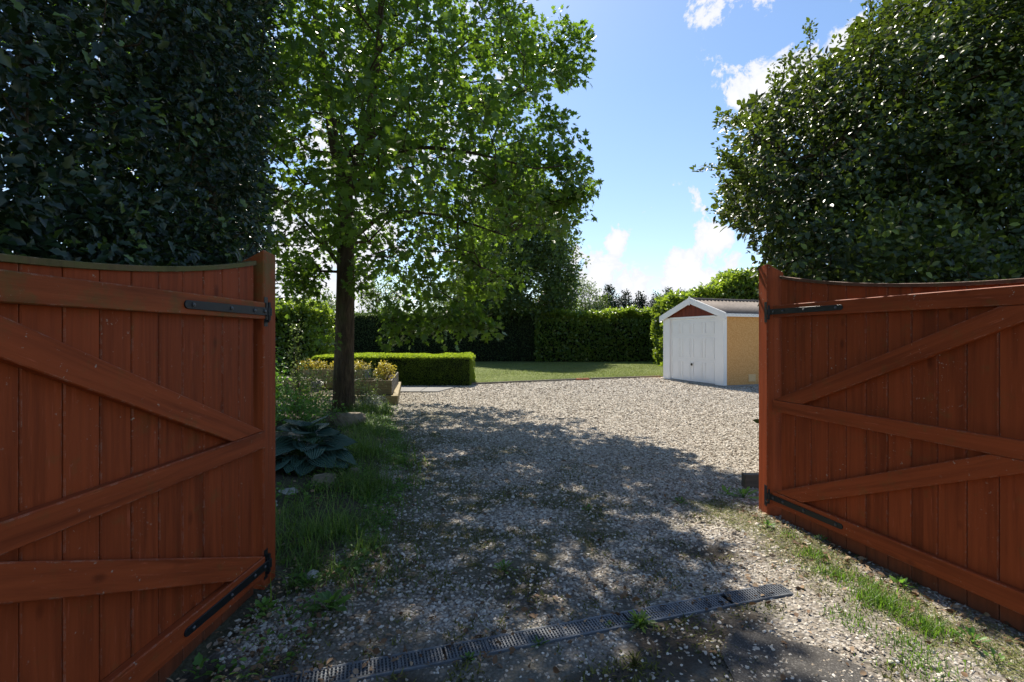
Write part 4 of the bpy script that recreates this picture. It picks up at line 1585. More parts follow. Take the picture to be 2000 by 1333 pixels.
# ------------------------------------------------------------------ trees
def crown_points(n, rfun, z0, z1, cx, cy, rng, inner=.0, lobes=.25, seed=0, gap=.42, ysc=1.0):
    """random points in a crown whose radius at height z is rfun(z) (array), broken by noise gaps"""
    out = []
    while sum(len(a) for a in out) < n:
        m = n * 3
        z = rng.uniform(z0, z1, m); a = rng.uniform(0, 6.283, m)
        q = np.sqrt(rng.uniform(inner, 1, m))
        R = rfun(z)
        keep = rng.random(m) < (R / R.max()) ** 1.2
        lob = 1 + lobes * (fbm(np.cos(a) * 2 + 9, np.sin(a) * 2 + z * .9, 1.0, 3, seed) - .5) * 2
        x = cx + np.cos(a) * q * R * lob; y = cy + np.sin(a) * q * R * lob * ysc
        g = fbm(x + z * .37, y - z * .51, .9, 3, seed + 4)
        g2 = fbm(x * .8 + 40, z * 1.1, .9, 3, seed + 6)
        keep &= (g * .5 + g2 * .5) > gap
        out.append(np.stack([x, y, z], 1)[keep])
    return np.concatenate(out)[:n]


# --- the maple
mr_ = np.random.default_rng(21)
MX, MY = -3.2, 9.4
maple = empty('maple_tree', (-3.24, MY, 0), 0, 'large green maple with a dark trunk rising from the bed left of the driveway', 'tree')
zs_ = np.array([1.5, 1.9, 2.5, 3.3, 3.9, 4.45, 4.9, 5.5, 6.2, 7.1, 8.0, 9.2, 10.4, 11.4])
rs_ = np.array([.8, 2.3, 3.3, 4.2, 4.55, 4.75, 4.5, 4.25, 4.2, 4.7, 4.3, 3.6, 2.5, 1.0])
tg = crown_points(2250, lambda z: np.interp(z, zs_, rs_), 2.5, 11.3, MX, MY, mr_, .02, .10, 3, .42)
# keep the lower trunk clear and let boughs hang on the right
d_tr = np.hypot(tg[:, 0] - MX, tg[:, 1] - MY)
tg = tg[~((tg[:, 2] < 3.4) & (d_tr < 1.0))]
# hanging boughs: (px,py) at depth
hang = []
for (px, py, Yd, k, sp) in ((950, 632, 8.2, 4, .10), (925, 625, 8.3, 5, .13), (895, 612, 8.4, 7, .16), (860, 632, 8.3, 6, .14), (830, 622, 8.5, 7, .17), (850, 600, 8.6, 9, .25),
                            (800, 620, 8.6, 7, .2), (775, 625, 8.7, 5, .13), (745, 600, 8.9, 8, .25), (900, 590, 8.8, 9, .28), (950, 590, 9.0, 6, .2), (800, 560, 8.9, 10, .3),
                            (720, 560, 9.3, 6, .25), (600, 560, 9.3, 9, .25), (575, 530, 9.2, 8, .25), (625, 590, 9.2, 5, .18), (640, 655, 9.1, 5, .16), (625, 690, 9.1, 3, .12), (655, 640, 9.1, 4, .12),
                            (555, 575, 9.0, 4, .12), (850, 520, 9.0, 10, .4), (950, 540, 9.2, 10, .4), (700, 500, 9.0, 8, .3), (900, 480, 9.0, 10, .4), (600, 490, 9.0, 9, .3),
                            (1128, 380, 9.0, 9, .25), (1135, 350, 9.3, 8, .2), (1120, 400, 9.3, 7, .2), (1090, 420, 9.2, 9, .25), (1060, 380, 9.2, 10, .3), (1030, 420, 9.2, 8, .3), (1100, 310, 9.2, 9, .25), (1085, 240, 9.2, 3, .12), (1065, 230, 9.2, 4, .15), (1125, 100, 10.6, 12, .25), (1140, 75, 10.7, 7, .2), (1100, 130, 10.6, 9, .25), (1070, 60, 10.6, 12, .4), (1090, 20, 10.8, 10, .3), (1040, 120, 10.4, 10, .3)):
    c = at(px, py, Yd)
    hang.append(c + mr_.normal(size=(k, 3)) * sp)
tg = np.concatenate([tg] + hang)
# a hole of sky right of the middle, as in the photo
u = 1000 + FPX * tg[:, 0] / tg[:, 1]; w = HZ - FPX * (tg[:, 2] - EYE) / tg[:, 1]
def clear(ax_, ay_, rx, ry, tg, u, w):
    k = ((u - ax_) / rx) ** 2 + ((w - ay_) / ry) ** 2 > 1
    return tg[k], u[k], w[k]
sx_ = tg[:, 0] + .149 * tg[:, 2]; sy_ = tg[:, 1] - .767 * tg[:, 2]
rk = mr_.random(len(tg))
lit = ((sx_ > -5.6) & (sx_ < -3.1) & (sy_ > 7.3) & (sy_ < 10.6) & (rk < .55)) | ((sx_ > -5.8) & (sx_ < -2.5) & (sy_ > 10.4) & (sy_ < 13.2) & (rk < .8))  # crown thinned where its shadow would fall on the shrubs and planters
trk = (abs(u - 672) < 30) & (w > 480) & (w < 660) & (tg[:, 1] < 9.6) & (rk < .8)
low = (w > 545) & (u < 760) & (rk < .6) & (u > 480)
rim = (u > 1150) | ((u > 985) & (w > 455) & (rk < .93)) | ((u > 700) & (w > 470) & (rk < .42))
kk = ~(lit | trk | low | rim)
tg, u, w = tg[kk], u[kk], w[kk]
sx_ = tg[:, 0] + .149 * tg[:, 2]; sy_ = tg[:, 1] - .767 * tg[:, 2]
kk = ~((sx_ > 1.45) & (sx_ < 3.2) & (sy_ > 1.2) & (sy_ < 4.3))  # crown cut away here so that sun reaches the right verge
tg, u, w = tg[kk], u[kk], w[kk]
for c in ((1185, 130, 30, 90), (985, 262, 30, 22), (1095, 195, 40, 22), (1080, 275, 25, 16), (1110, 215, 45, 14), (612, 275, 18, 22), (690, 262, 18, 18), (640, 590, 25, 35), (760, 560, 15, 18), (905, 128, 16, 12), (860, 165, 14, 10), (1160, 200, 60, 45), (1175, 300, 40, 45), (1200, 450, 70, 60)):
    tg, u, w = clear(*c, tg, u, w)
stem1 = [(-3.24, MY, .1), (-3.24, MY, 1.5), (-3.22, MY, 3.06), (-3.20, MY, 4.35), (-3.48, MY, 5.4), (-3.56, MY, 6.4), (-3.9, MY + .1, 8.0), (-3.9, MY, 10.4)]
stem2 = [(-3.20, MY, 4.2), (-2.75, MY - .1, 5.5), (-2.55, MY - .1, 6.9), (-2.5, MY, 8.6), (-2.2, MY, 10.0)]
off = np.array(maple.location)
me = smooth_tube(np.array(stem1) - off - np.array((0, 0, .15)) * (np.arange(8) == 0)[:, None], [.205, .178, .160, .138, .10, .085, .05, .015], 18, .035, 3, .30)
link('trunk', me, M['bark'], maple)
me = smooth_tube(np.array(stem2) - off, [.10, .085, .07, .045, .015], 12, .03, 4); me.name = 'limb'
link('limb', me, M['bark'], maple)
big_l = [(-3.20, MY, 5.0), (-2.4, MY - .1, 5.55), (-1.6, MY - .2, 6.4), (-.6, MY - .2, 7.3)]
big_2 = [(-3.20, MY, 3.3), (-2.3, MY - .4, 3.85), (-1.2, MY - .6, 3.7), (-.1, MY - .7, 3.3)]
big_3 = [(-3.24, MY, 2.75), (-3.65, MY - .1, 3.35), (-4.2, MY - .2, 4.0), (-5.0, MY - .2, 4.4)]
big_4 = [(-3.2, MY, 4.3), (-1.9, MY - .8, 4.9), (-.6, MY - 1.2, 4.6), (.4, MY - 1.0, 4.4)]
for st_, r0 in ((big_l, .06), (big_2, .05), (big_3, .045), (big_4, .05)):
    me = smooth_tube(np.array(st_) - off, np.linspace(r0, .012, len(st_)), 9, .03, 5); me.name = 'limb'
    link('limb', me, M['bark'], maple)
build_limbs(maple, [stem1[2:], stem2, big_l, big_2, big_3, big_4], tg, M['bark'], .0042, .48, 4, .35, .016, .0045)
outd = norm(tg - np.array((MX, MY, 4.8)))
lf = sprigs(tg, outd, 28, .235, .112, mr_, up=0.0, flat=.75, tnoise=fbm(tg[:, 0] + tg[:, 1], tg[:, 2], 1.2, 2, 5) * .9)
leaves('crown', LEAF_MAPLE, *lf, M['maple'], maple, n_parts=150)
print('maple leaves', len(lf[0]))

# --- left holly: dark, shaded, close
hl = empty('holly_hedge', (-2.7, 3.3, 0), 0, 'dark shaded holly thicket with spiny leaves towering above the left gate', 'hedge')
hr_ = np.random.default_rng(31)
def holly_left(n, d0, d1):
    # skin follows the back of the gate, wrapping round past the post
    y = hr_.uniform(.9, 5.6, n); z = hr_.uniform(1.2, 5.4, n); d = hr_.uniform(d0, d1, n) 
    xs_ = -np.maximum(1.62, .495 * y + .06) - (.10 + .14 * (y > 2.9)) * (fbm(y, z, 1.9, 3, 44) - .42) * 2 - d
    keep = (z < 2.0 + .62 * np.maximum(y, -xs_ * .8) * 1.0 + .8)
    return np.stack([xs_, y, z], 1)[keep]
p1 = holly_left(3300, 0, .5)
p2 = holly_left(1500, .5, 1.3)
p3 = np.stack([-hr_.uniform(1.62, 2.1, 260), hr_.uniform(1.2, 2.9, 260), hr_.uniform(1.5, 2.1, 260)], 1)
oa = np.tile(np.array((.8, -.5, .1)), (len(p1), 1))
a1 = sprigs(np.concatenate([p1, p3]), np.tile(np.array((.8, -.5, .1)), (len(p1) + len(p3), 1)), 15, .11, .052, hr_, up=.4, flat=.35)
a2 = sprigs(p2, np.tile(np.array((.8, -.5, .1)), (len(p2), 1)), 12, .2, .085, hr_, up=.3, flat=.3)
# a few leaves at shoot tips are fresh and pale
fresh = hr_.random(len(a1[4]) // 15) < .20
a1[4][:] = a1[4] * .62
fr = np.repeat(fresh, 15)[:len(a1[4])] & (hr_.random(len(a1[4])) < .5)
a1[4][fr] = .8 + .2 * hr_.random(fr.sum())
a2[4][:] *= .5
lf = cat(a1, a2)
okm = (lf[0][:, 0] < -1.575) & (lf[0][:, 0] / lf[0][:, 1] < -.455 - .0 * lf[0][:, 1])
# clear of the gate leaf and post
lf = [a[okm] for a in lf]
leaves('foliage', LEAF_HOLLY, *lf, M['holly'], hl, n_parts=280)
print('holly L', len(lf[0]))
stems = [[(-2.25, 3.6, 0), (-2.15, 3.5, 1.6), (-2.1, 3.4, 2.6), (-2.3, 3.3, 4.2)], [(-2.6, 2.6, 0), (-2.5, 2.5, 1.8), (-2.4, 2.4, 3.0), (-2.6, 2.5, 4.5)], [(-2.9, 4.6, 0), (-2.8, 4.5, 2.0), (-2.9, 4.4, 4.6)]]
for q, st_ in enumerate(stems):
    me = smooth_tube(np.array(st_) - np.array(hl.location), np.linspace(.06, .02, len(st_)), 10, .05, q)
    link('trunk', me, M['bark'], hl)
build_limbs(hl, stems, np.concatenate([p1[::6], p2[::6]]), M['bark'], .003, .45, 6, .3, .012, .003, limb_min=.012)

# --- right holly, sunlit edges
hrr = np.random.default_rng(41)
hR = empty('holly_tree', (4.6, 5.3, 0), 0, 'broad glossy holly with sunlit shoots rising above the right gate', 'tree')
zb = np.array([.2, 1.6, 2.2, 2.6, 2.9, 3.15, 3.4, 3.6, 3.75, 3.95, 4.2, 4.5, 4.8, 5.1, 5.6, 6.2])
xb = np.array([2.9, 2.75, 2.62, 2.42, 2.25, 2.42, 2.40, 2.30, 2.22, 2.50, 2.75, 3.05, 3.45, 3.9, 4.6, 6.0])
def holly_right(n, ymin, ymax):
    x = hrr.uniform(2.0, 8.0, n); y = hrr.uniform(ymin, ymax, n); z = hrr.uniform(.3, 6.0, n)
    row = HZ - FPX * (z - EYE) / y
    lim = (np.interp(row, [-300, -100, -20, 20, 60, 110, 150, 200, 235, 260, 300, 330, 370, 400, 430, 450, 480, 500, 540, 700],
                     [1960, 1860, 1800, 1745, 1705, 1655, 1580, 1510, 1450, 1450, 1440, 1455, 1430, 1425, 1430, 1480, 1490, 1505, 1510, 1520]) - 1000) / FPX * y
    lim = lim + .22 * (fbm(y * 1.5, z * 1.5, 1.2, 3, 55) - .45)
    k = (x > lim)
    # front face: curves from beside the post to behind the leaf
    fy = np.interp(x, [2.2, 2.8, 3.6, 5, 8], [4.75, 4.45, 4.2, 4.2, 4.4]) + 1.3 * (fbm(x, z, 1.7, 3, 66) - .42)
    k &= (y > fy)
    return np.stack([x, y, z], 1)[k]
q1 = holly_right(11500, 4.0, 5.4)
q2 = holly_right(6200, 5.3, 6.8)
# spikes standing above the outline
spk = []
for (px, py0, py1, Yd, jit) in ((1582, 160, 42, 5.0, .05), (1700, 110, -20, 5.0, .07), (1470, 260, 205, 4.9, .05), (1400, 245, 232, 4.9, .03), (1425, 250, 240, 4.9, .04), (1415, 420, 400, 4.9, .05), (1410, 375, 360, 4.9, .05),
                               (1430, 330, 290, 4.9, .05), (1410, 430, 395, 4.8, .04), (1640, 110, 75, 5.0, .06), (1760, 50, -20, 5.1, .08), (1520, 170, 150, 5., .05), (1450, 440, 452, 4.7, .04), (1470, 485, 470, 4.6, .05), (1550, 130, 100, 5, .06)):
    k = max(4, int(abs(py0 - py1) / 9))
    for f in np.linspace(0, 1, k):
        spk.append(at(px, py0 + (py1 - py0) * f, Yd) + hrr.normal(size=3) * jit * .5)
for q in range(46):
    py_ = hrr.uniform(20, 480)
    px_ = np.interp(py_, [20, 60, 110, 150, 200, 235, 300, 370, 430, 480], [1730, 1700, 1650, 1575, 1505, 1445, 1435, 1425, 1428, 1490]) + hrr.uniform(-5, 60)
    Yd = hrr.uniform(4.5, 5.2)
    b0 = at(px_, py_, Yd); dv = norm(np.array((-.6 + .5 * (py_ < 200), hrr.normal() * .3, .35 + 1.0 * (py_ < 200) + hrr.normal() * .3)))
    L_ = hrr.uniform(.12, .34)
    for f in np.linspace(0, 1, max(3, int(L_ / .045))):
        spk.append(b0 + dv * L_ * f)
spk = np.array(spk)
ov = np.stack([hrr.uniform(2.42, 4.2, 220), hrr.uniform(3.9, 4.5, 220), hrr.uniform(1.95, 2.6, 220)], 1)
q1 = np.concatenate([q1, ov])
ctr = np.array((5.0, 5.8, 2.8))
b1 = sprigs(q1, norm(q1 - ctr) + np.array((-.3, -.5, .1)), 9, .11, .066, hrr, up=.35, flat=.35)
b1s = sprigs(spk, np.tile(np.array((-.2, 0, 1.)), (len(spk), 1)), 10, .045, .048, hrr, up=.6, flat=.3)
b2 = sprigs(q2, norm(q2 - ctr), 11, .2, .115, hrr, up=.3, flat=.3)
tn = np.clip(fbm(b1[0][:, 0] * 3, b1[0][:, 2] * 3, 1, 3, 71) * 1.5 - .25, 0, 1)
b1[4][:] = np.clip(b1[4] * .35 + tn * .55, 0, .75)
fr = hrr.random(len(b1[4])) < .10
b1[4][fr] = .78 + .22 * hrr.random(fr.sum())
b1s[4][:] = .45 + .5 * b1s[4]  # outline shoots tinted paler, sunlight put into their colour
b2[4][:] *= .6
lf = cat(b1, b1s, b2)
# clear of gate leaf and post
dl = (lf[0][:, 0] - 2.2) * (-sr[1]) + (lf[0][:, 1] - 3.98) * sr[0]
okm = ~((lf[0][:, 1] < 4.05) & (dl < .06)) & ~((lf[0][:, 2] < 2.02) & (lf[0][:, 0] < 2.33) & (lf[0][:, 1] < 4.25))
lf = [a[okm] for a in lf]
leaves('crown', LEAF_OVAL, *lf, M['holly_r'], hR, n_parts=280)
print('holly R', len(lf[0]))
stems = [[(4.4, 5.4, 0), (4.3, 5.3, 1.5), (3.9, 5.2, 2.8), (3.6, 5.0, 4.0)], [(4.9, 5.5, 0), (5.0, 5.5, 2.0), (5.2, 5.4, 4.8)]]
for q, st_ in enumerate(stems):
    me = smooth_tube(np.array(st_) - np.array(hR.location), np.linspace(.09, .02, len(st_)), 10, .05, q)
    link('trunk', me, M['bark'], hR)
stems.append([at(1582, 200, 5.0), at(1582, 45, 5.0)]); stems.append([at(1700, 150, 5.0), at(1700, -30, 5.0)])
build_limbs(hR, stems, np.concatenate([q1[::7], spk[::2]]), M['bark'], .003, .45, 7, .3, .012, .003, limb_min=.012)
me = tube_mesh([(np.array(stems[i][0]) - np.array(hR.location), np.array(stems[i][1]) - np.array(hR.location), .008, .004) for i in (2, 3)], 5); me.name = 'twigs'
link('twigs', me, M['bark'], hR, 'stuff')


# --- generic distant trees
def far_tree(name, label, x, y, z0, z1, rad, mat, n, per, spread, leaf, seed, prof=None, trunk_r=.18, lobes=.3, gap=.42, tm=LEAF_DIAM, ysc=1.0, group='trees beyond the garden hedges', flat=.5, cat_='tree'):
    rr = np.random.default_rng(seed)
    o = empty(name, (x, y, 0), 0, label, cat_, group)
    prof = prof or ([0, .15, .45, .75, 1], [.35, .8, 1, .75, .15])
    c = crown_points(n, lambda z: rad * np.interp((z - z0) / (z1 - z0), prof[0], prof[1]), z0, z1, x, y, rr, .05, lobes, seed, gap, ysc)
    st_ = [(x, y, -.1), (x + .05 * rad, y, z0 + .3 * (z1 - z0)), (x, y, z0 + .85 * (z1 - z0))]
    me = smooth_tube(np.array(st_) - np.array(o.location), [trunk_r, trunk_r * .7, .02], 10, .05, seed)
    link('trunk', me, M['bark'], o)
    build_limbs(o, [st_[1:]] if z0 > 1 else [st_], c[::3], M['bark'], .008, .45, seed, .7, .04, .01, limb_min=.05)
    a = sprigs(c, norm(c - np.array((x, y, (z0 + z1) / 2))), per, spread, leaf, rr, up=.1, flat=flat)
    leaves('crown', tm, *a, mat, o)
    return o


far_tree('garden_tree', 'tall broadleaf tree behind the far hedge, its crown showing right of the maple', .3, 31.0, 2.7, 13.5, 4.05, M['tree_far'], 3000, 16, .38, .24, 51, ([0, .06, .35, .55, .8, 1], [.85, .98, 1, .75, .5, .15]), .24, .18, .36)
far_tree('willow_tree', 'pale grey green willow above the laurel hedge', 4.3, 36, 2.2, 5.9, 2.3, M['willow'], 480, 14, .36, .17, 52, ([0, .3, .7, 1], [.8, 1, .85, .4]), .15, .35, .40)
far_tree('small_tree', 'green bushy tree between the pale willow and the dark conifers', 6.3, 36.5, 2.2, 5.3, 1.25, M['tree_far'], 280, 14, .32, .17, 53, ([0, .3, .7, 1], [.9, 1, .8, .25]), .12, .3)
far_tree('copper_tree', 'small dark red leaved tree peeping over the hedge beside the tall broadleaf tree', 2.55, 33.5, 2.4, 4.55, .85, M['copper'], 130, 14, .28, .17, 54, None, .1, .3)
con_prof = ([0, .25, .6, 1], [1, .95, .6, .08])
cl = ['broad dark conifer directly right of the green bushy tree', 'dark conifer with a split top, second from the green bushy tree', 'low dark conifer in the middle of the conifer row above the hedge',
      'dark conifer whose tip shows left of the rising laurel', 'slim dark conifer half hidden by the rising laurel', 'dark conifer peak just above the left end of the garage roof']
for i, (px, py, r) in enumerate(((1190, 566, 1.1), (1222, 574, 1.2), (1252, 579, 1.0), (1284, 574, .95), (1306, 570, .85), (1328, 572, .9))):
    p = at(px, py, 37 + (i % 2))
    far_tree('conifer_tree', cl[i], p[0], p[1], 1.0, p[2] + .2, r * 1.4, M['conifer'], 520, 16, .26, .17, 60 + i, con_prof, .12, .3, .30, flat=.2)
# trees glimpsed under the maple on the left
for i, (x, y, z1, r, m, lb) in enumerate(((-13.2, 33, 4.7, 2.0, 'tree_far', 'leafy tree over the far hedge, left of the maple trunk'), (-8.6, 33, 5.6, 2.3, 'tree_far', 'rounded green tree over the far hedge, just right of the maple trunk'),
                                          (-4.4, 34, 5.4, 2.2, 'willow', 'paler tree over the far hedge under the low maple boughs'), (-18.5, 34, 5.5, 2.2, 'conifer', 'dark tree at the far left end of the hedge'))):
    far_tree('background_tree', lb, x, y, 1.6, z1, r, M[m], 170, 14, .42, .2, 80 + i, None, .14, .3)
# far wood closing the view
far = empty('far_trees', (0, 60, 0), 0, 'distant belt of trees low on the horizon behind the garden', 'woodland'); far['kind'] = 'stuff'
rr = np.random.default_rng(90)
c = np.stack([rr.uniform(-75, 85, 2600), rr.uniform(56, 66, 2600), rr.random(2600) * 1.0], 1)
c[:, 2] = rr.random(2600) * (3.4 + 2.0 * fbm(c[:, 0], c[:, 1] * 0, .16, 3, 33))
a = sprigs(c, np.tile(np.array((0, -.5, .6)), (2600, 1)), 8, .9, .6, rr)
leaves('foliage', LEAF_DIAM, *a, M['tree_far'], far)

# house whose roof shows at the far left
H = empty('house', (-22.5, 42, 0), 0, 'house with grey slate roof peeping over the bush beside the left gate post', 'house')
b = bmesh.new(); box_bm(b, -4, 4, -3, 3, 0, 2.5); bm_obj('wall', b, M['brick'], H, 0)
b = bmesh.new()
vs = [b.verts.new(v) for v in ((-4.3, -3.3, 2.5), (4.3, -3.3, 2.5), (4.3, 3.3, 2.5), (-4.3, 3.3, 2.5), (-3.9, 0, 4.75), (3.9, 0, 4.75))]
for f in ((0, 1, 5, 4), (1, 2, 5), (2, 3, 4, 5), (3, 0, 4), (3, 2, 1, 0)): b.faces.new([vs[i] for i in f])
rf = bm_obj('roof', b, M['slate'], H, 0)
b = bmesh.new(); cyl_bm(b, (-3.9, 0, 4.76), (3.95, 0, 4.76), .13, n=8); bm_obj('ridge_tiles', b, M['dark_core'], rf, 0)
for x in (-2.4, 0, 2.4):
    b = bmesh.new(); box_bm(b, x - .6, x + .6, -3.04, -3.001, .9, 2.1); wn = bm_obj('window', b, M['white_paint'], H, 0)
    b = bmesh.new(); box_bm(b, x - .52, x + .52, -3.05, -3.041, .98, 2.02); bm_obj('pane', b, M['black_plastic'], wn, 0)

# ------------------------------------------------------------------ planters
def planter(label, x0, x1, y0, y1, z0, z1, skew=0.0):
    """timber planter; back edge shifted sideways by skew"""
    o = empty('timber_planter', ((x0 + x1) / 2, y0, z0), 0, label, 'planter', 'timber planters stacked on the raised sleeper bed')
    hx = (x1 - x0) / 2; D_ = y1 - y0; h = z1 - z0
    n = max(2, round(h / .1))
    t = .022
    def quad(name, a, c, za, zb, th, mat):
        a = Vector((a[0], a[1], 0)); c = Vector((c[0], c[1], 0)); d = c - a
        L = d.length; zz = d.normalized(); up = Vector((0, 0, 1))
        bm = bmesh.new(); box_bm(bm, -th / 2, th / 2, -(zb - za) / 2, (zb - za) / 2, -L / 2, L / 2)
        ob = bm_obj(name, bm, mat, o, .003)
        ob.matrix_local = Matrix.Translation((a + c) / 2 + up * (za + zb) / 2) @ Matrix((up.cross(zz) * 1, up, zz)).transposed().to_4x4()
        return ob
    for k in range(n):
        za = h * k / n + .001; zb = h * (k + 1) / n - .003
        quad('board', (-hx, 0), (hx, 0), za, zb, t, M['planter'])
        quad('board', (-hx + skew, D_), (hx + skew, D_), za, zb, t, M['planter'])
        quad('board', (hx - t * .6, t * .8), (hx + skew - t * .6, D_ - t * .8), za, zb, t, M['grey_timber'])
        quad('board', (-hx + t * .6, t * .8), (-hx + skew + t * .6, D_ - t * .8), za, zb, t, M['grey_timber'])
    bm = bmesh.new()
    vs = [bm.verts.new(v) for v in ((-hx + .03, .03, h - .06), (hx - .03, .03, h - .06), (hx + skew - .03, D_ - .03, h - .06), (-hx + skew + .03, D_ - .03, h - .06))]
    lo = [bm.verts.new((v.co.x, v.co.y, .01)) for v in vs]
    bm.faces.new(vs); bm.faces.new(lo[::-1])
    for i in range(4): bm.faces.new((vs[i], lo[i], lo[(i + 1) % 4], vs[(i + 1) % 4]))
    bm_obj('soil', bm, M['soil'], o, 0)
    return o


# sleeper bed under the planters
sb = empty('raised_bed', (-3.6, 10.75, 0), 0, 'low sleeper edged bed carrying the timber planters', 'raised bed')
def sleeper(a, c, h=.2, w=.12):
    a = Vector((*a, 0)) - Vector((-3.6, 10.75, 0)); c = Vector((*c, 0)) - Vector((-3.6, 10.75, 0)); d = c - a
    zz = d.normalized(); up = Vector((0, 0, 1))
    bm = bmesh.new(); box_bm(bm, -w / 2, w / 2, -h / 2, h / 2, -d.length / 2, d.length / 2)
    ob = bm_obj('sleeper', bm, M['planter'], sb, .008)
    ob.matrix_local = Matrix.Translation((a + c) / 2 + up * (h / 2)) @ Matrix((up.cross(zz), up, zz)).transposed().to_4x4()
sleeper((-2.52, 10.76), (-4.6, 10.76)); sleeper((-4.61, 10.76), (-6.9, 10.76)); sleeper((-2.60, 10.85), (-3.25, 14.0)); sleeper((-6.95, 10.85), (-7.1, 14.0))
bm = bmesh.new()
lo = [bm.verts.new(v) for v in ((-3.3, .10, 0), (.98, .10, 0), (.33, 3.2, 0), (-3.3, 3.2, 0))]
hi = [bm.verts.new((v.co.x, v.co.y, .16)) for v in lo]
bm.faces.new(lo[::-1]); bm.faces.new(hi)
for i in range(4): bm.faces.new((lo[i], lo[(i + 1) % 4], hi[(i + 1) % 4], hi[i]))
bm_obj('soil', bm, M['soil'], sb, 0)
planter('rightmost timber planter with a golden shrub in its near end', -3.12, -2.70, 10.92, 13.5, .20, .52, -.45)
planter('empty timber planter directly left of the rightmost one', -3.66, -3.16, 11.05, 11.75, .20, .50)
planter('long timber planter behind with the low golden hedge', -5.6, -3.75, 12.4, 12.95, .16, .66)
planter('low timber planter furthest left behind the spindly shrub', -6.1, -4.7, 10.95, 12.0, .16, .44)
bn = empty('timber_bench', (-5.9, 12.4, 0), 0, 'pale plank top resting across the left planters', 'plank')
box('plank', -.75, .75, -.35, .0, .44, .475, M['grey_timber'], bn, .004)
for sx in (-.65, .65): box('leg', sx - .04, sx + .04, -.3, -.05, .0, .44, M['grey_timber'], bn, .004)


def bush(name, label, cat_, c, r, n, per, spread, leaf, mat, seed, tm=LEAF_OVAL, group=None, stems=5, up=.6, z0=0.0, parts=0, tb=0.0):
    rr = np.random.default_rng(seed)
    c = np.array(c, float); r = np.array(r, float)
    o = empty(name, (c[0], c[1], z0), 0, label, cat_, group)
    p = rand_unit(n, rr) * (rr.random((n, 1)) ** .45) * r + c
    p = p[p[:, 2] > z0 + .01]
    a = sprigs(p, norm(p - c + np.array((0, 0, -.3 * r[2]))), per, spread, leaf, rr, up=up, flat=.35)
    a[4][:] = np.clip(a[4] + tb, 0, 1)
    leaves('foliage', tm, *a, mat, o, n_parts=parts)
    segs = []
    base = np.array((c[0], c[1], z0))
    for i in range(min(len(p), stems * 4)):
        m = base * .5 + p[i] * .5 + rr.normal(size=3) * .1 * r
        m[2] = max(m[2], z0)
        b0 = base + np.array((rr.normal() * .1 * r[0], rr.normal() * .1 * r[1], 0))
        segs += [(b0 - np.array(o.location), m - np.array(o.location), .006, .004), (m - np.array(o.location), p[i] - np.array(o.location), .004, .002)]
    me = tube_mesh(segs, 4); me.name = 'stems'
    link('stems', me, M['bark'], o)
    return o


bush('golden_shrub', 'bright yellow shrub growing in the rightmost planter', 'shrub', (-3.0, 11.5, .68), (.22, .3, .22), 90, 10, .06, .05, M['golden'], 101, group='golden shrubs in the planters', z0=.42)
bush('golden_shrub', 'low clipped yellow shrub row along the long planter right of the tree trunk', 'shrub', (-4.15, 12.65, .72), (.62, .2, .16), 130, 10, .06, .05, M['golden'], 102, group='golden shrubs in the planters', z0=.58)
bush('golden_shrub', 'low yellow shrub showing left of the tree trunk', 'shrub', (-5.2, 12.65, .72), (.5, .2, .15), 110, 10, .06, .05, M['golden'], 103, group='golden shrubs in the planters', z0=.58)

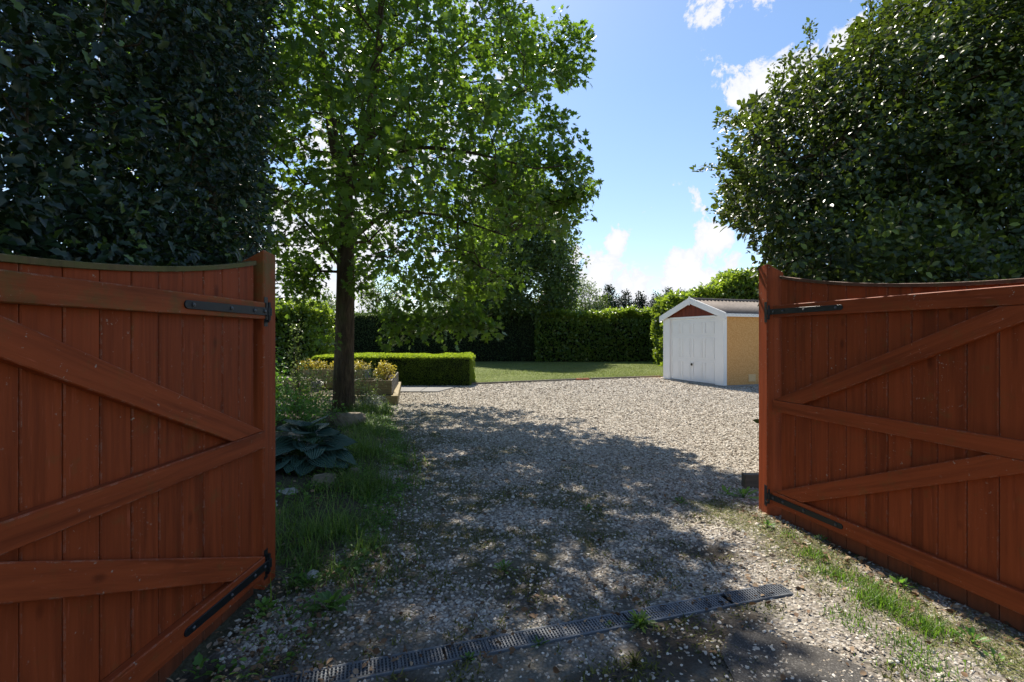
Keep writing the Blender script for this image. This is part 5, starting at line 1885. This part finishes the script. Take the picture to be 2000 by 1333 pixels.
# ------------------------------------------------------------------ bed planting
def hosta():
    cx, cy = -2.16, 5.15
    z0 = float(bed_z(np.array([cx]), np.array([cy]))[0])
    o = empty('hosta_plant', (cx, cy, z0), 0, 'big hosta with overlapping blue green leaves beside the left gate post', 'plant')
    rr = random.Random(3)
    # shared broad leaf meshes: a ribbed heart shaped blade, bent over
    mes = []
    for v in range(4):
        nu, nv = 9, 6
        V = []
        for i in range(nu + 1):
            t = i / nu
            wdt = .50 * math.sin(math.pi * min(1, t ** .72)) ** .8 * (1 - .12 * t) + .004
            if i == nu: wdt = .004
            for j in range(nv + 1):
                s = -1 + 2 * j / nv
                x = s * wdt
                y = t - (.10 * abs(s) * (1 - t) if t < .3 else 0)
                z = .10 * abs(s) * wdt * 3 * (1 - t) - (.40 + .06 * v) * t * t + .016 * math.sin((s * 3.2 + t * 2) * 5 + v) * (1 if 0 < j < nv else 2.0) + .03 * math.sin(t * 9 + v * 2) * abs(s)
                V.append((x, y, z))
        Fq = [(i * (nv + 1) + j, i * (nv + 1) + j + 1, (i + 1) * (nv + 1) + j + 1, (i + 1) * (nv + 1) + j) for i in range(nu) for j in range(nv)]
        me = np_mesh('leaf', np.array(V), np.array(Fq), True, {'tint': np.full(len(V), [.25, .4, .5, .78][v])})
        me.materials.append(M['hosta']); mes.append(me)
    k = 0
    for ring, (cnt, rad, zc, el, ln) in enumerate(((15, .20, .14, .05, .30), (14, .15, .24, .28, .29), (11, .09, .33, .55, .27), (6, .04, .38, .95, .22))):
        for i in range(cnt):
            a = 2 * math.pi * (i + rr.uniform(-.3, .3)) / cnt + ring * .4
            e = el + rr.uniform(-.15, .15)
            ob = bpy.data.objects.new('leaf', mes[rr.choice((0, 0, 1, 1, 2, 3))])
            COL.objects.link(ob); ob.parent = o
            d = Vector((math.cos(a) * math.cos(e), math.sin(a) * math.cos(e), math.sin(e)))
            side = Vector((math.sin(a), -math.cos(a), 0))
            nn = side.cross(d)
            L = ln * rr.uniform(.8, 1.15)
            m = Matrix((side, d, nn)).transposed().to_4x4() @ Matrix.Rotation(rr.uniform(-.35, .35), 4, 'Y')
            ob.matrix_local = Matrix.Translation((math.cos(a) * rad, math.sin(a) * rad, zc + rr.uniform(-.03, .03))) @ m @ Matrix.Scale(L, 4)
    segs = []
    for i in range(36):
        a = i * 2.4; segs.append((np.array((math.cos(a) * .03, math.sin(a) * .03, 0)), np.array((math.cos(a) * .15, math.sin(a) * .15, .15 + .2 * rr.random())), .007, .005))
    me = tube_mesh(segs, 5); me.name = 'stems'; link('stems', me, M['weed'], o)
hosta()


def rock(name, label, c, r, mat, seed, group=None):
    rr = np.random.default_rng(seed)
    bm = bmesh.new(); bmesh.ops.create_icosphere(bm, subdivisions=3, radius=1)
    pl = [(norm(rr.normal(size=3)), rr.uniform(.55, .85)) for _ in range(11)]
    for v in bm.verts:
        p = np.array(v.co)
        for nrm_, dd_ in pl:
            q = p @ nrm_
            if q > dd_: p = p - nrm_ * (q - dd_) * .9
        p = p * (1 + .05 * rr.normal())
        v.co = Vector(p * np.array(r))
    o = bm_obj(name, bm, mat, None, 0)
    o.location = c; o.rotation_euler = (0, 0, rr.uniform(0, 6))
    return tag(o, label, 'rock', group)


RG = 'rocks edging the planting bed'
rock('rock', 'brown rock at the foot of the maple trunk', (-2.62, 7.75, .16), (.30, .22, .17), M['rock'], 1, RG)
rock('rock', 'grey brown block of stone below the hosta', (-1.78, 4.62, .10), (.17, .13, .12), M['rock'], 2, RG)
rock('rock', 'small pale stone in front of the hosta, left of the brown block', (-1.99, 4.35, .09), (.10, .08, .07), M['rock_white'], 3, RG)
rock('rock', 'pale rounded stone touching the left gate post edge', (-2.05, 4.05, .07), (.13, .09, .08), M['rock_white'], 4, RG)
rock('rock', 'reddish stone half sunk in grass right of the hosta', (-1.62, 5.0, .08), (.09, .08, .07), M['rock'], 5, RG)
rock('rock', 'dark stone behind the hosta under the shrubs', (-2.9, 6.6, .15), (.2, .15, .13), M['rock'], 6, RG)
rock('rock', 'small stone at the grassy bed edge near the weeds', (-1.22, 2.98, .03), (.05, .04, .035), M['rock_white'], 8, RG)

bush('spindly_shrub', 'spindly small leaved shrub left of the maple trunk', 'shrub', (-3.95, 8.9, .52), (.75, .6, .50), 260, 9, .09, .045, M['shrub'], 111, z0=.1, tb=.05, group='shrubs round the maple')
bush('spindly_shrub', 'tall leafy shrub right against the left gate post', 'shrub', (-4.35, 8.4, .7), (.42, .4, .75), 200, 9, .10, .07, M['weed'], 112, z0=.1, group='shrubs round the maple')
bush('spindly_shrub', 'bronzy twiggy shrub just right of the maple trunk', 'shrub', (-3.0, 9.9, .45), (.4, .35, .5), 120, 8, .07, .04, M['shrub'], 113, z0=.05, tb=.15, group='shrubs round the maple')
bush('spindly_shrub', 'low green bush between the hosta and the maple', 'shrub', (-3.35, 7.4, .38), (.7, .5, .34), 210, 9, .08, .05, M['weed'], 114, z0=.1, group='shrubs round the maple')
bush('bluebells', 'drift of small blue flowers in the bed left of the maple', 'flowers', (-4.0, 7.6, .36), (.5, .4, .18), 90, 7, .04, .028, M['flower'], 115, z0=.1)
bush('silver_plant', 'silvery white flowering mound at the bed corner by the planters', 'plant', (-2.88, 9.9, .16), (.32, .32, .20), 150, 9, .04, .032, M['silver'], 116, z0=.0)
bush('slender_sapling', 'slender upright sapling with sparse leaves in front of the low hedge', 'sapling', (-4.25, 9.6, 1.2), (.16, .16, .75), 45, 7, .08, .06, M['shrub'], 117, z0=.1)


def tuft(label, x, y, n, h, spread, mat, name='grass_tuft', group='grass tufts in the gravel', w=.006, lean=.8, seg=3, tint=None):
    z = float(np.maximum(bed_z(np.array([x]), np.array([y]))[0], 0))
    if x > bed_edge_x(y): z = float(gz(np.array([x]), np.array([y]))[0])
    o = empty(name, (x, y, z), 0, label, 'grass', group)
    px = x + RNG.normal(size=n) * spread; py = y + RNG.normal(size=n) * spread
    blades(n, px, py, np.full(n, z), h * (.4 + .8 * RNG.random(n)), np.full(n, w), lean, np.clip(RNG.random(n) * .9 if tint is None else tint + .3 * RNG.normal(size=n), 0, 1), mat, 'blades', o, seg, 'stuff')
    return o


for (px, py, n, h, sp, lb) in ((1588, 1092, 160, .075, .05, 'bright grass tuft nearest the bottom hinge of the right gate'), (1632, 1125, 200, .07, .07, 'bright grass tuft second from the right gate hinge'),
                               (1722, 1182, 420, .085, .07, 'thick bright green grass tuft halfway along the right gate'), (1815, 1232, 260, .08, .05, 'spiky bright green tuft nearest the camera along the right gate'),
                               (1700, 1150, 160, .06, .06, 'thin grass patch just behind the thick tuft by the right gate'), (1660, 1215, 150, .045, .06, 'flat grass tuft left of the thick tuft, near the drain end'),
                               (1770, 1262, 150, .05, .06, 'flattened grass tuft at the edge of the asphalt'), (1800, 1308, 220, .045, .08, 'low grass mat at the bottom right corner of the drive'),
                               (1545, 1050, 90, .05, .04, 'little grass tuft by the right post foot')):
    p = gp(px, py); tuft(lb, p[0], p[1], n, h, sp, M['grass_bright'])

# rough grass in the bed and along its edge: nobody could count it
n = 26000
y = RNG.uniform(2.6, 10.6, n) 
x = bed_edge_x(y) - RNG.normal(size=n) * .24 - .34
cl_ = fbm(x, y, 2.6, 3, 120)
keep = (RNG.random(n) < sstep(.40, .62, cl_) + .10) & ~((np.hypot(x + 2.1, y - 5.15) < .42))
keep &= ~((x < -1.35) & (y < 3.05))
x, y = x[keep], y[keep]; n = len(x)
hh = (.05 + .17 * RNG.random(n) ** 1.9) * (1 + .6 * sstep(.5, .7, fbm(x, y, 1.3, 2, 130)))
o = blades(n, x, y, bed_z(x, y) - .01, hh, np.full(n, .006) + .004 * RNG.random(n), 1.1, np.clip(RNG.random(n) * .75, 0, 1), M['grass'], 'rough_grass', segs=4)
tag(o, 'rough long grass and weeds along the edge of the planting bed', 'grass', kind='stuff')
# seed stalks
n = 160
y = RNG.uniform(3.2, 7.5, n); x = bed_edge_x(y) - RNG.random(n) * .7
o = blades(n, x, y, bed_z(x, y), .25 + .2 * RNG.random(n), np.full(n, .004), .9, .9 + .1 * RNG.random(n), M['grass'], 'dry_stalks', segs=4)
tag(o, 'pale dry stalks standing in the rough grass', 'stalks', kind='stuff')
# small ground-cover leaves (clover, ground ivy) in the bed and moss in the drive
n = 15000
y = RNG.uniform(2.0, 10.5, n); x = bed_edge_x(y) - abs(RNG.normal(size=n)) * .6 + .06
keep = (RNG.random(n) < sstep(.38, .6, fbm(x, y, 3.1, 3, 140))) & ~((x < -1.36) & (y < 3.0)) & (x > -7) & ((y > 2.9) | (RNG.random(n) < .35))
x, y = x[keep], y[keep]; n = len(x)
P = np.stack([x, y, bed_z(x, y) + .012 + .05 * RNG.random(n) ** 2], 1)
a_ = norm(RNG.normal(size=(n, 3)) * np.array((1, 1, .35)))
o = leaves('ground_cover', LEAF_OVAL, P, a_, norm(np.array((0, 0, 1.)) + .4 * RNG.normal(size=(n, 3))), .018 + .03 * RNG.random(n), RNG.random(n), M['weed'])
tag(o, 'low creeping weeds covering the soil of the planting bed', 'weeds', kind='stuff')
n = 140000
y = RNG.uniform(1.9, 9.5, n) ; x = RNG.uniform(-2.8, 3.2, n)
_, _, _, mo_ = zone(x, y)
keep = (RNG.random(n) < mo_ * sstep(.38, .62, fbm(x, y, 5, 3, 150)) * sstep(11, 5, y)) & (x > bed_edge_x(y) - .1) & ~((abs(drain_d(x, y)) < .07))
keep &= ~((x - 2.2) * (-sr[1]) + (y - 3.98) * sr[0] > .0)
x, y = x[keep], y[keep]; n = len(x)
o = blades(n, x, y, gz(x, y), .010 + .028 * RNG.random(n), np.full(n, .009), 1.2, RNG.random(n), M['moss'], 'moss', segs=1)
tag(o, 'moss and tiny weeds creeping through the gravel', 'moss', kind='stuff')

# flattened dry grass along the right verge
n = 9000
y = RNG.uniform(1.6, 4.4, n); gx = 2.2 + (3.98 - y) * .2435
x = gx - .30 - RNG.normal(size=n) * .17
keep = (x < gx - .05) & (RNG.random(n) < sstep(.36, .6, fbm(x, y, 3.3, 3, 160)))
x, y = x[keep], y[keep]; n = len(x)
o = blades(n, x, y, gz(x, y), .012 + .035 * RNG.random(n), np.full(n, .005), 2.2, np.clip(.35 + .65 * RNG.random(n), 0, 1), M['dry_grass'], 'verge_grass', segs=2)
tag(o, 'thin flattened half dry grass on the verge along the right gate', 'grass', kind='stuff')

# dead leaves and twigs
n = 24000
y = RNG.uniform(1.5, 6.5, n); x = RNG.uniform(-2.2, 3.0, n)
dd = drain_d(x, y)
gateline = (x - 2.2) * (-sr[1]) + (y - 3.98) * sr[0]
den = np.exp(-((gateline + .12) / .22) ** 2) * .9 * (y < 4.2) + np.exp(-(((x + 1.15) / .35) ** 2)) * (y < 3.3) * .8 + np.exp(-((dd - .12) / .22) ** 2) * .35 * (y < 3.5) + .05 + .10 * np.exp(-((x - bed_edge_x(y)) / .25) ** 2)
keep = (RNG.random(n) < den) & (gateline < -.015) & ~((x < -1.42) & (y < 3.0))
x, y = x[keep], y[keep]; n = len(x)
P = np.stack([x, y, np.maximum(gz(x, y), 0) + .012 + .01 * RNG.random(n)], 1)
P[:, 2] += np.where(x < bed_edge_x(y), bed_z(x, y), 0)
a_ = norm(RNG.normal(size=(n, 3)) * np.array((1, 1, .25)))
o = leaves('leaf_litter', LEAF_OVAL, P, a_, norm(np.array((0, 0, 1.)) + .6 * RNG.normal(size=(n, 3))), .012 + .036 * RNG.random(n) ** 1.8, np.clip(RNG.random(n) ** .7, 0, 1), M['litter'])
tag(o, 'dry brown leaf litter gathered under the gates and round the drain', 'dead leaves', kind='stuff')
segs = []
for i in range(420):
    y_ = RNG.uniform(1.7, 4.2)
    x_ = RNG.choice((RNG.normal(-1.05, .25), 2.15 + (3.98 - y_) * .24 - abs(RNG.normal(0, .2)), RNG.uniform(-1, 2)))
    if x_ < -1.4: continue
    a = RNG.random() * 6.28; L = .02 + .07 * RNG.random()
    z = max(0, float(gz(np.array([x_]), np.array([y_]))[0])) + .016
    segs.append((np.array((x_, y_, z)), np.array((x_ + math.cos(a) * L, y_ + math.sin(a) * L, z + .008 * RNG.random())), .0018, .0009))
me = tube_mesh(segs, 4); me.name = 'twig_litter'
tag(link('twig_litter', me, M['stub']), 'small fallen twigs scattered at the gate feet', 'twigs', kind='stuff')


# leafy weeds with parts
WL = fan(mirror([(0, 0), (.16, .04), (.30, .18), (.24, .30), (.33, .45), (.22, .56), (.22, .74), (.08, .86), (0, 1)]), (0, .45), .30, .18)
WD = fan(mirror([(0, 0), (.07, .2), (.16, .3), (.09, .42), (.2, .55), (.12, .65), (.2, .8), (0, 1)]), (0, .5), .25, .2)
WF = fan(mirror([(0, 0), (.04, .1), (.14, .25), (.05, .3), (.15, .5), (.05, .55), (.1, .75), (0, 1)]), (0, .5), .35, .1)
def weed(name, label, x, y, nl, ln, mat, tm, seed, group=None, el=.35, z=None, stalk=.03, tint=(.2, .8)):
    rr = random.Random(seed)
    if z is None:
        z = max(float(bed_z(np.array([x]), np.array([y]))[0]), float(gz(np.array([x]), np.array([y]))[0]))
        if x > bed_edge_x(y): z = float(gz(np.array([x]), np.array([y]))[0])
    o = empty(name, (x, y, z), rr.random() * 6, label, 'weed', group)
    mes = []
    for k in range(3):
        me = np_mesh('leaf', tm[0], tm[1], False, {'tint': np.full(len(tm[0]), tint[0] + (tint[1] - tint[0]) * k / 2)}); me.materials.append(mat); mes.append(me)
    segs = []
    for i in range(nl):
        a = i * 2.39996 + rr.uniform(-.3, .3); f = i / nl
        e = el + f * .8 + rr.uniform(-.15, .15)
        d = Vector((math.cos(a) * math.cos(e), math.sin(a) * math.cos(e), math.sin(e))); side = Vector((math.sin(a), -math.cos(a), 0)); nn = side.cross(d)
        base = Vector((math.cos(a), math.sin(a), 0)) * stalk * (1.2 - f) + Vector((0, 0, stalk * (.3 + 1.2 * f)))
        ob = bpy.data.objects.new('leaf', mes[rr.randrange(3)]); COL.objects.link(ob); ob.parent = o
        ob.matrix_local = Matrix.Translation(base) @ Matrix((side, d, nn)).transposed().to_4x4() @ Matrix.Rotation(rr.uniform(-.4, .4), 4, 'Y') @ Matrix.Scale(ln * rr.uniform(.7, 1.15) * (1 - .35 * f), 4)
        segs.append((np.zeros(3), np.array(base), .0018, .0015))
    me = tube_mesh(segs, 4); me.name = 'stems'; link('stems', me, mat, o)
    return o


WG = 'weeds growing in the gravel'
p = gp(645, 1195); weed('broadleaf_weed', 'large broad leaved green weed at the foot of the planting bed', p[0], p[1], 16, .095, M['weed'], WL, 1, WG, stalk=.045)
p = gp(372, 1330); weed('broadleaf_weed', 'two leaved green seedling against the bottom of the left gate', p[0] + .03, p[1], 4, .08, M['weed'], WL, 2, WG, .7, stalk=.02)
p = gp(490, 1215); weed('low_weed', 'low leafy weed under the hinge end of the left gate', p[0] + .06, p[1], 22, .055, M['weed'], LEAF_OVAL, 3, WG, stalk=.04)
p = gp(1250, 1222); weed('drain_fern', 'bright feathery green weed growing out of the drain joint', p[0], p[1], 34, .085, M['grass_bright'], WF, 4, WG, .35, .0, .012)
p = gp(1052, 1262); weed('drain_fern', 'small green seedling rising from the middle of the drain', p[0], p[1], 12, .045, M['grass_bright'], WF, 5, WG, .6, .0, .012)
p = gp(915, 1290); weed('drain_fern', 'little pale weed on the left stretch of the drain', p[0], p[1], 12, .032, M['weed'], LEAF_OVAL, 6, WG, .4, .0, .012)
p = gp(1190, 1225); weed('drain_fern', 'tiny sprout at the drain left of the feathery weed', p[0], p[1], 9, .028, M['weed'], LEAF_OVAL, 7, WG, .4, .0, .01)
p = gp(1240, 1305); weed('low_weed', 'dull green weed in front of the drain', p[0], p[1], 20, .04, M['moss'], WF, 8, WG, .3)
p = gp(1452, 975); weed('dandelion', 'yellow green dandelion rosette beside the timber stub', p[0], p[1], 14, .12, M['weed'], WD, 9, WG, .45, tint=(.5, 1))
p = gp(1420, 968); weed('dandelion', 'pair of round pale weed leaves left of the dandelion', p[0], p[1], 5, .08, M['weed'], LEAF_OVAL, 10, WG, .5, tint=(.7, 1))
for i, (px, py, lb) in enumerate(((1603, 1062, 'upright weed by the strap of the right gate bottom hinge'), (1762, 1150, 'upright seedling with round leaves against the right gate'), (1900, 1262, 'small weed at the foot of the right gate near the frame edge'),
                                  (1945, 1300, 'weed in the bottom right corner among dead leaves'), (1500, 1035, 'small weed at the foot of the right gate post'), (600, 1150, 'green weed in the grass above the broad leaved one'),
                                  (560, 1210, 'clump of small weeds right of the left gate hinge'), (800, 960, 'small green weed at the edge of the shaded gravel'), (760, 1010, 'creeping weed beside the long grass'), (1150, 1000, 'weed sprig in the middle of the shaded drive'),
                                  (1330, 985, 'weed sprig near the sunlit end of the shade'), (985, 1120, 'tiny weed left of centre in the gravel'))):
    p = gp(px, py); weed('gravel_weed', lb, p[0], p[1], 10 + (i % 3) * 3, .035 + .01 * (i % 3), M['weed'], (LEAF_OVAL, WL, WD)[i % 3], 20 + i, WG, .5, stalk=.03)
# strap leaved clump by the planter
p = gp(742, 812); tuft('strap leaved daffodil clump in front of the rightmost planter', p[0] + .15, p[1], 34, .30, .05, M['grass'], 'strap_leaf_clump', None, .018, .7, 4)
p = gp(560, 935); tuft('arching grass clump below the hosta beside the left gate post', p[0] + .05, p[1], 130, .26, .06, M['grass'], 'grass_clump', 'grass clumps in the bed', .007, 1.1, 4)
p = gp(640, 1060); tuft('long grass clump at the bed edge above the broad leaved weed', p[0], p[1], 240, .24, .10, M['grass'], 'grass_clump', 'grass clumps in the bed', .006, .9, 4)
p = gp(720, 1075); tuft('second long grass clump nearer the gravel', p[0], p[1], 150, .17, .08, M['grass'], 'grass_clump', 'grass clumps in the bed', .006, .9, 4)
p = gp(700, 900); tuft('tall grass clump right of the hosta', p[0], p[1], 300, .30, .18, M['grass'], 'grass_clump', 'grass clumps in the bed', .007, .8, 4)
p = gp(740, 960); tuft('grass clump leaning over the gravel edge', p[0] - .05, p[1], 220, .22, .12, M['grass'], 'grass_clump', 'grass clumps in the bed', .006, .9, 4)
_tot = {}
for o in bpy.data.objects:
    if o.type == 'MESH':
        me = o.data
        _tot[me.name] = len(me.loops) - 2 * len(me.polygons)
print('tris', sum(_tot.values()), sorted(_tot.items(), key=lambda k: -k[1])[:12])
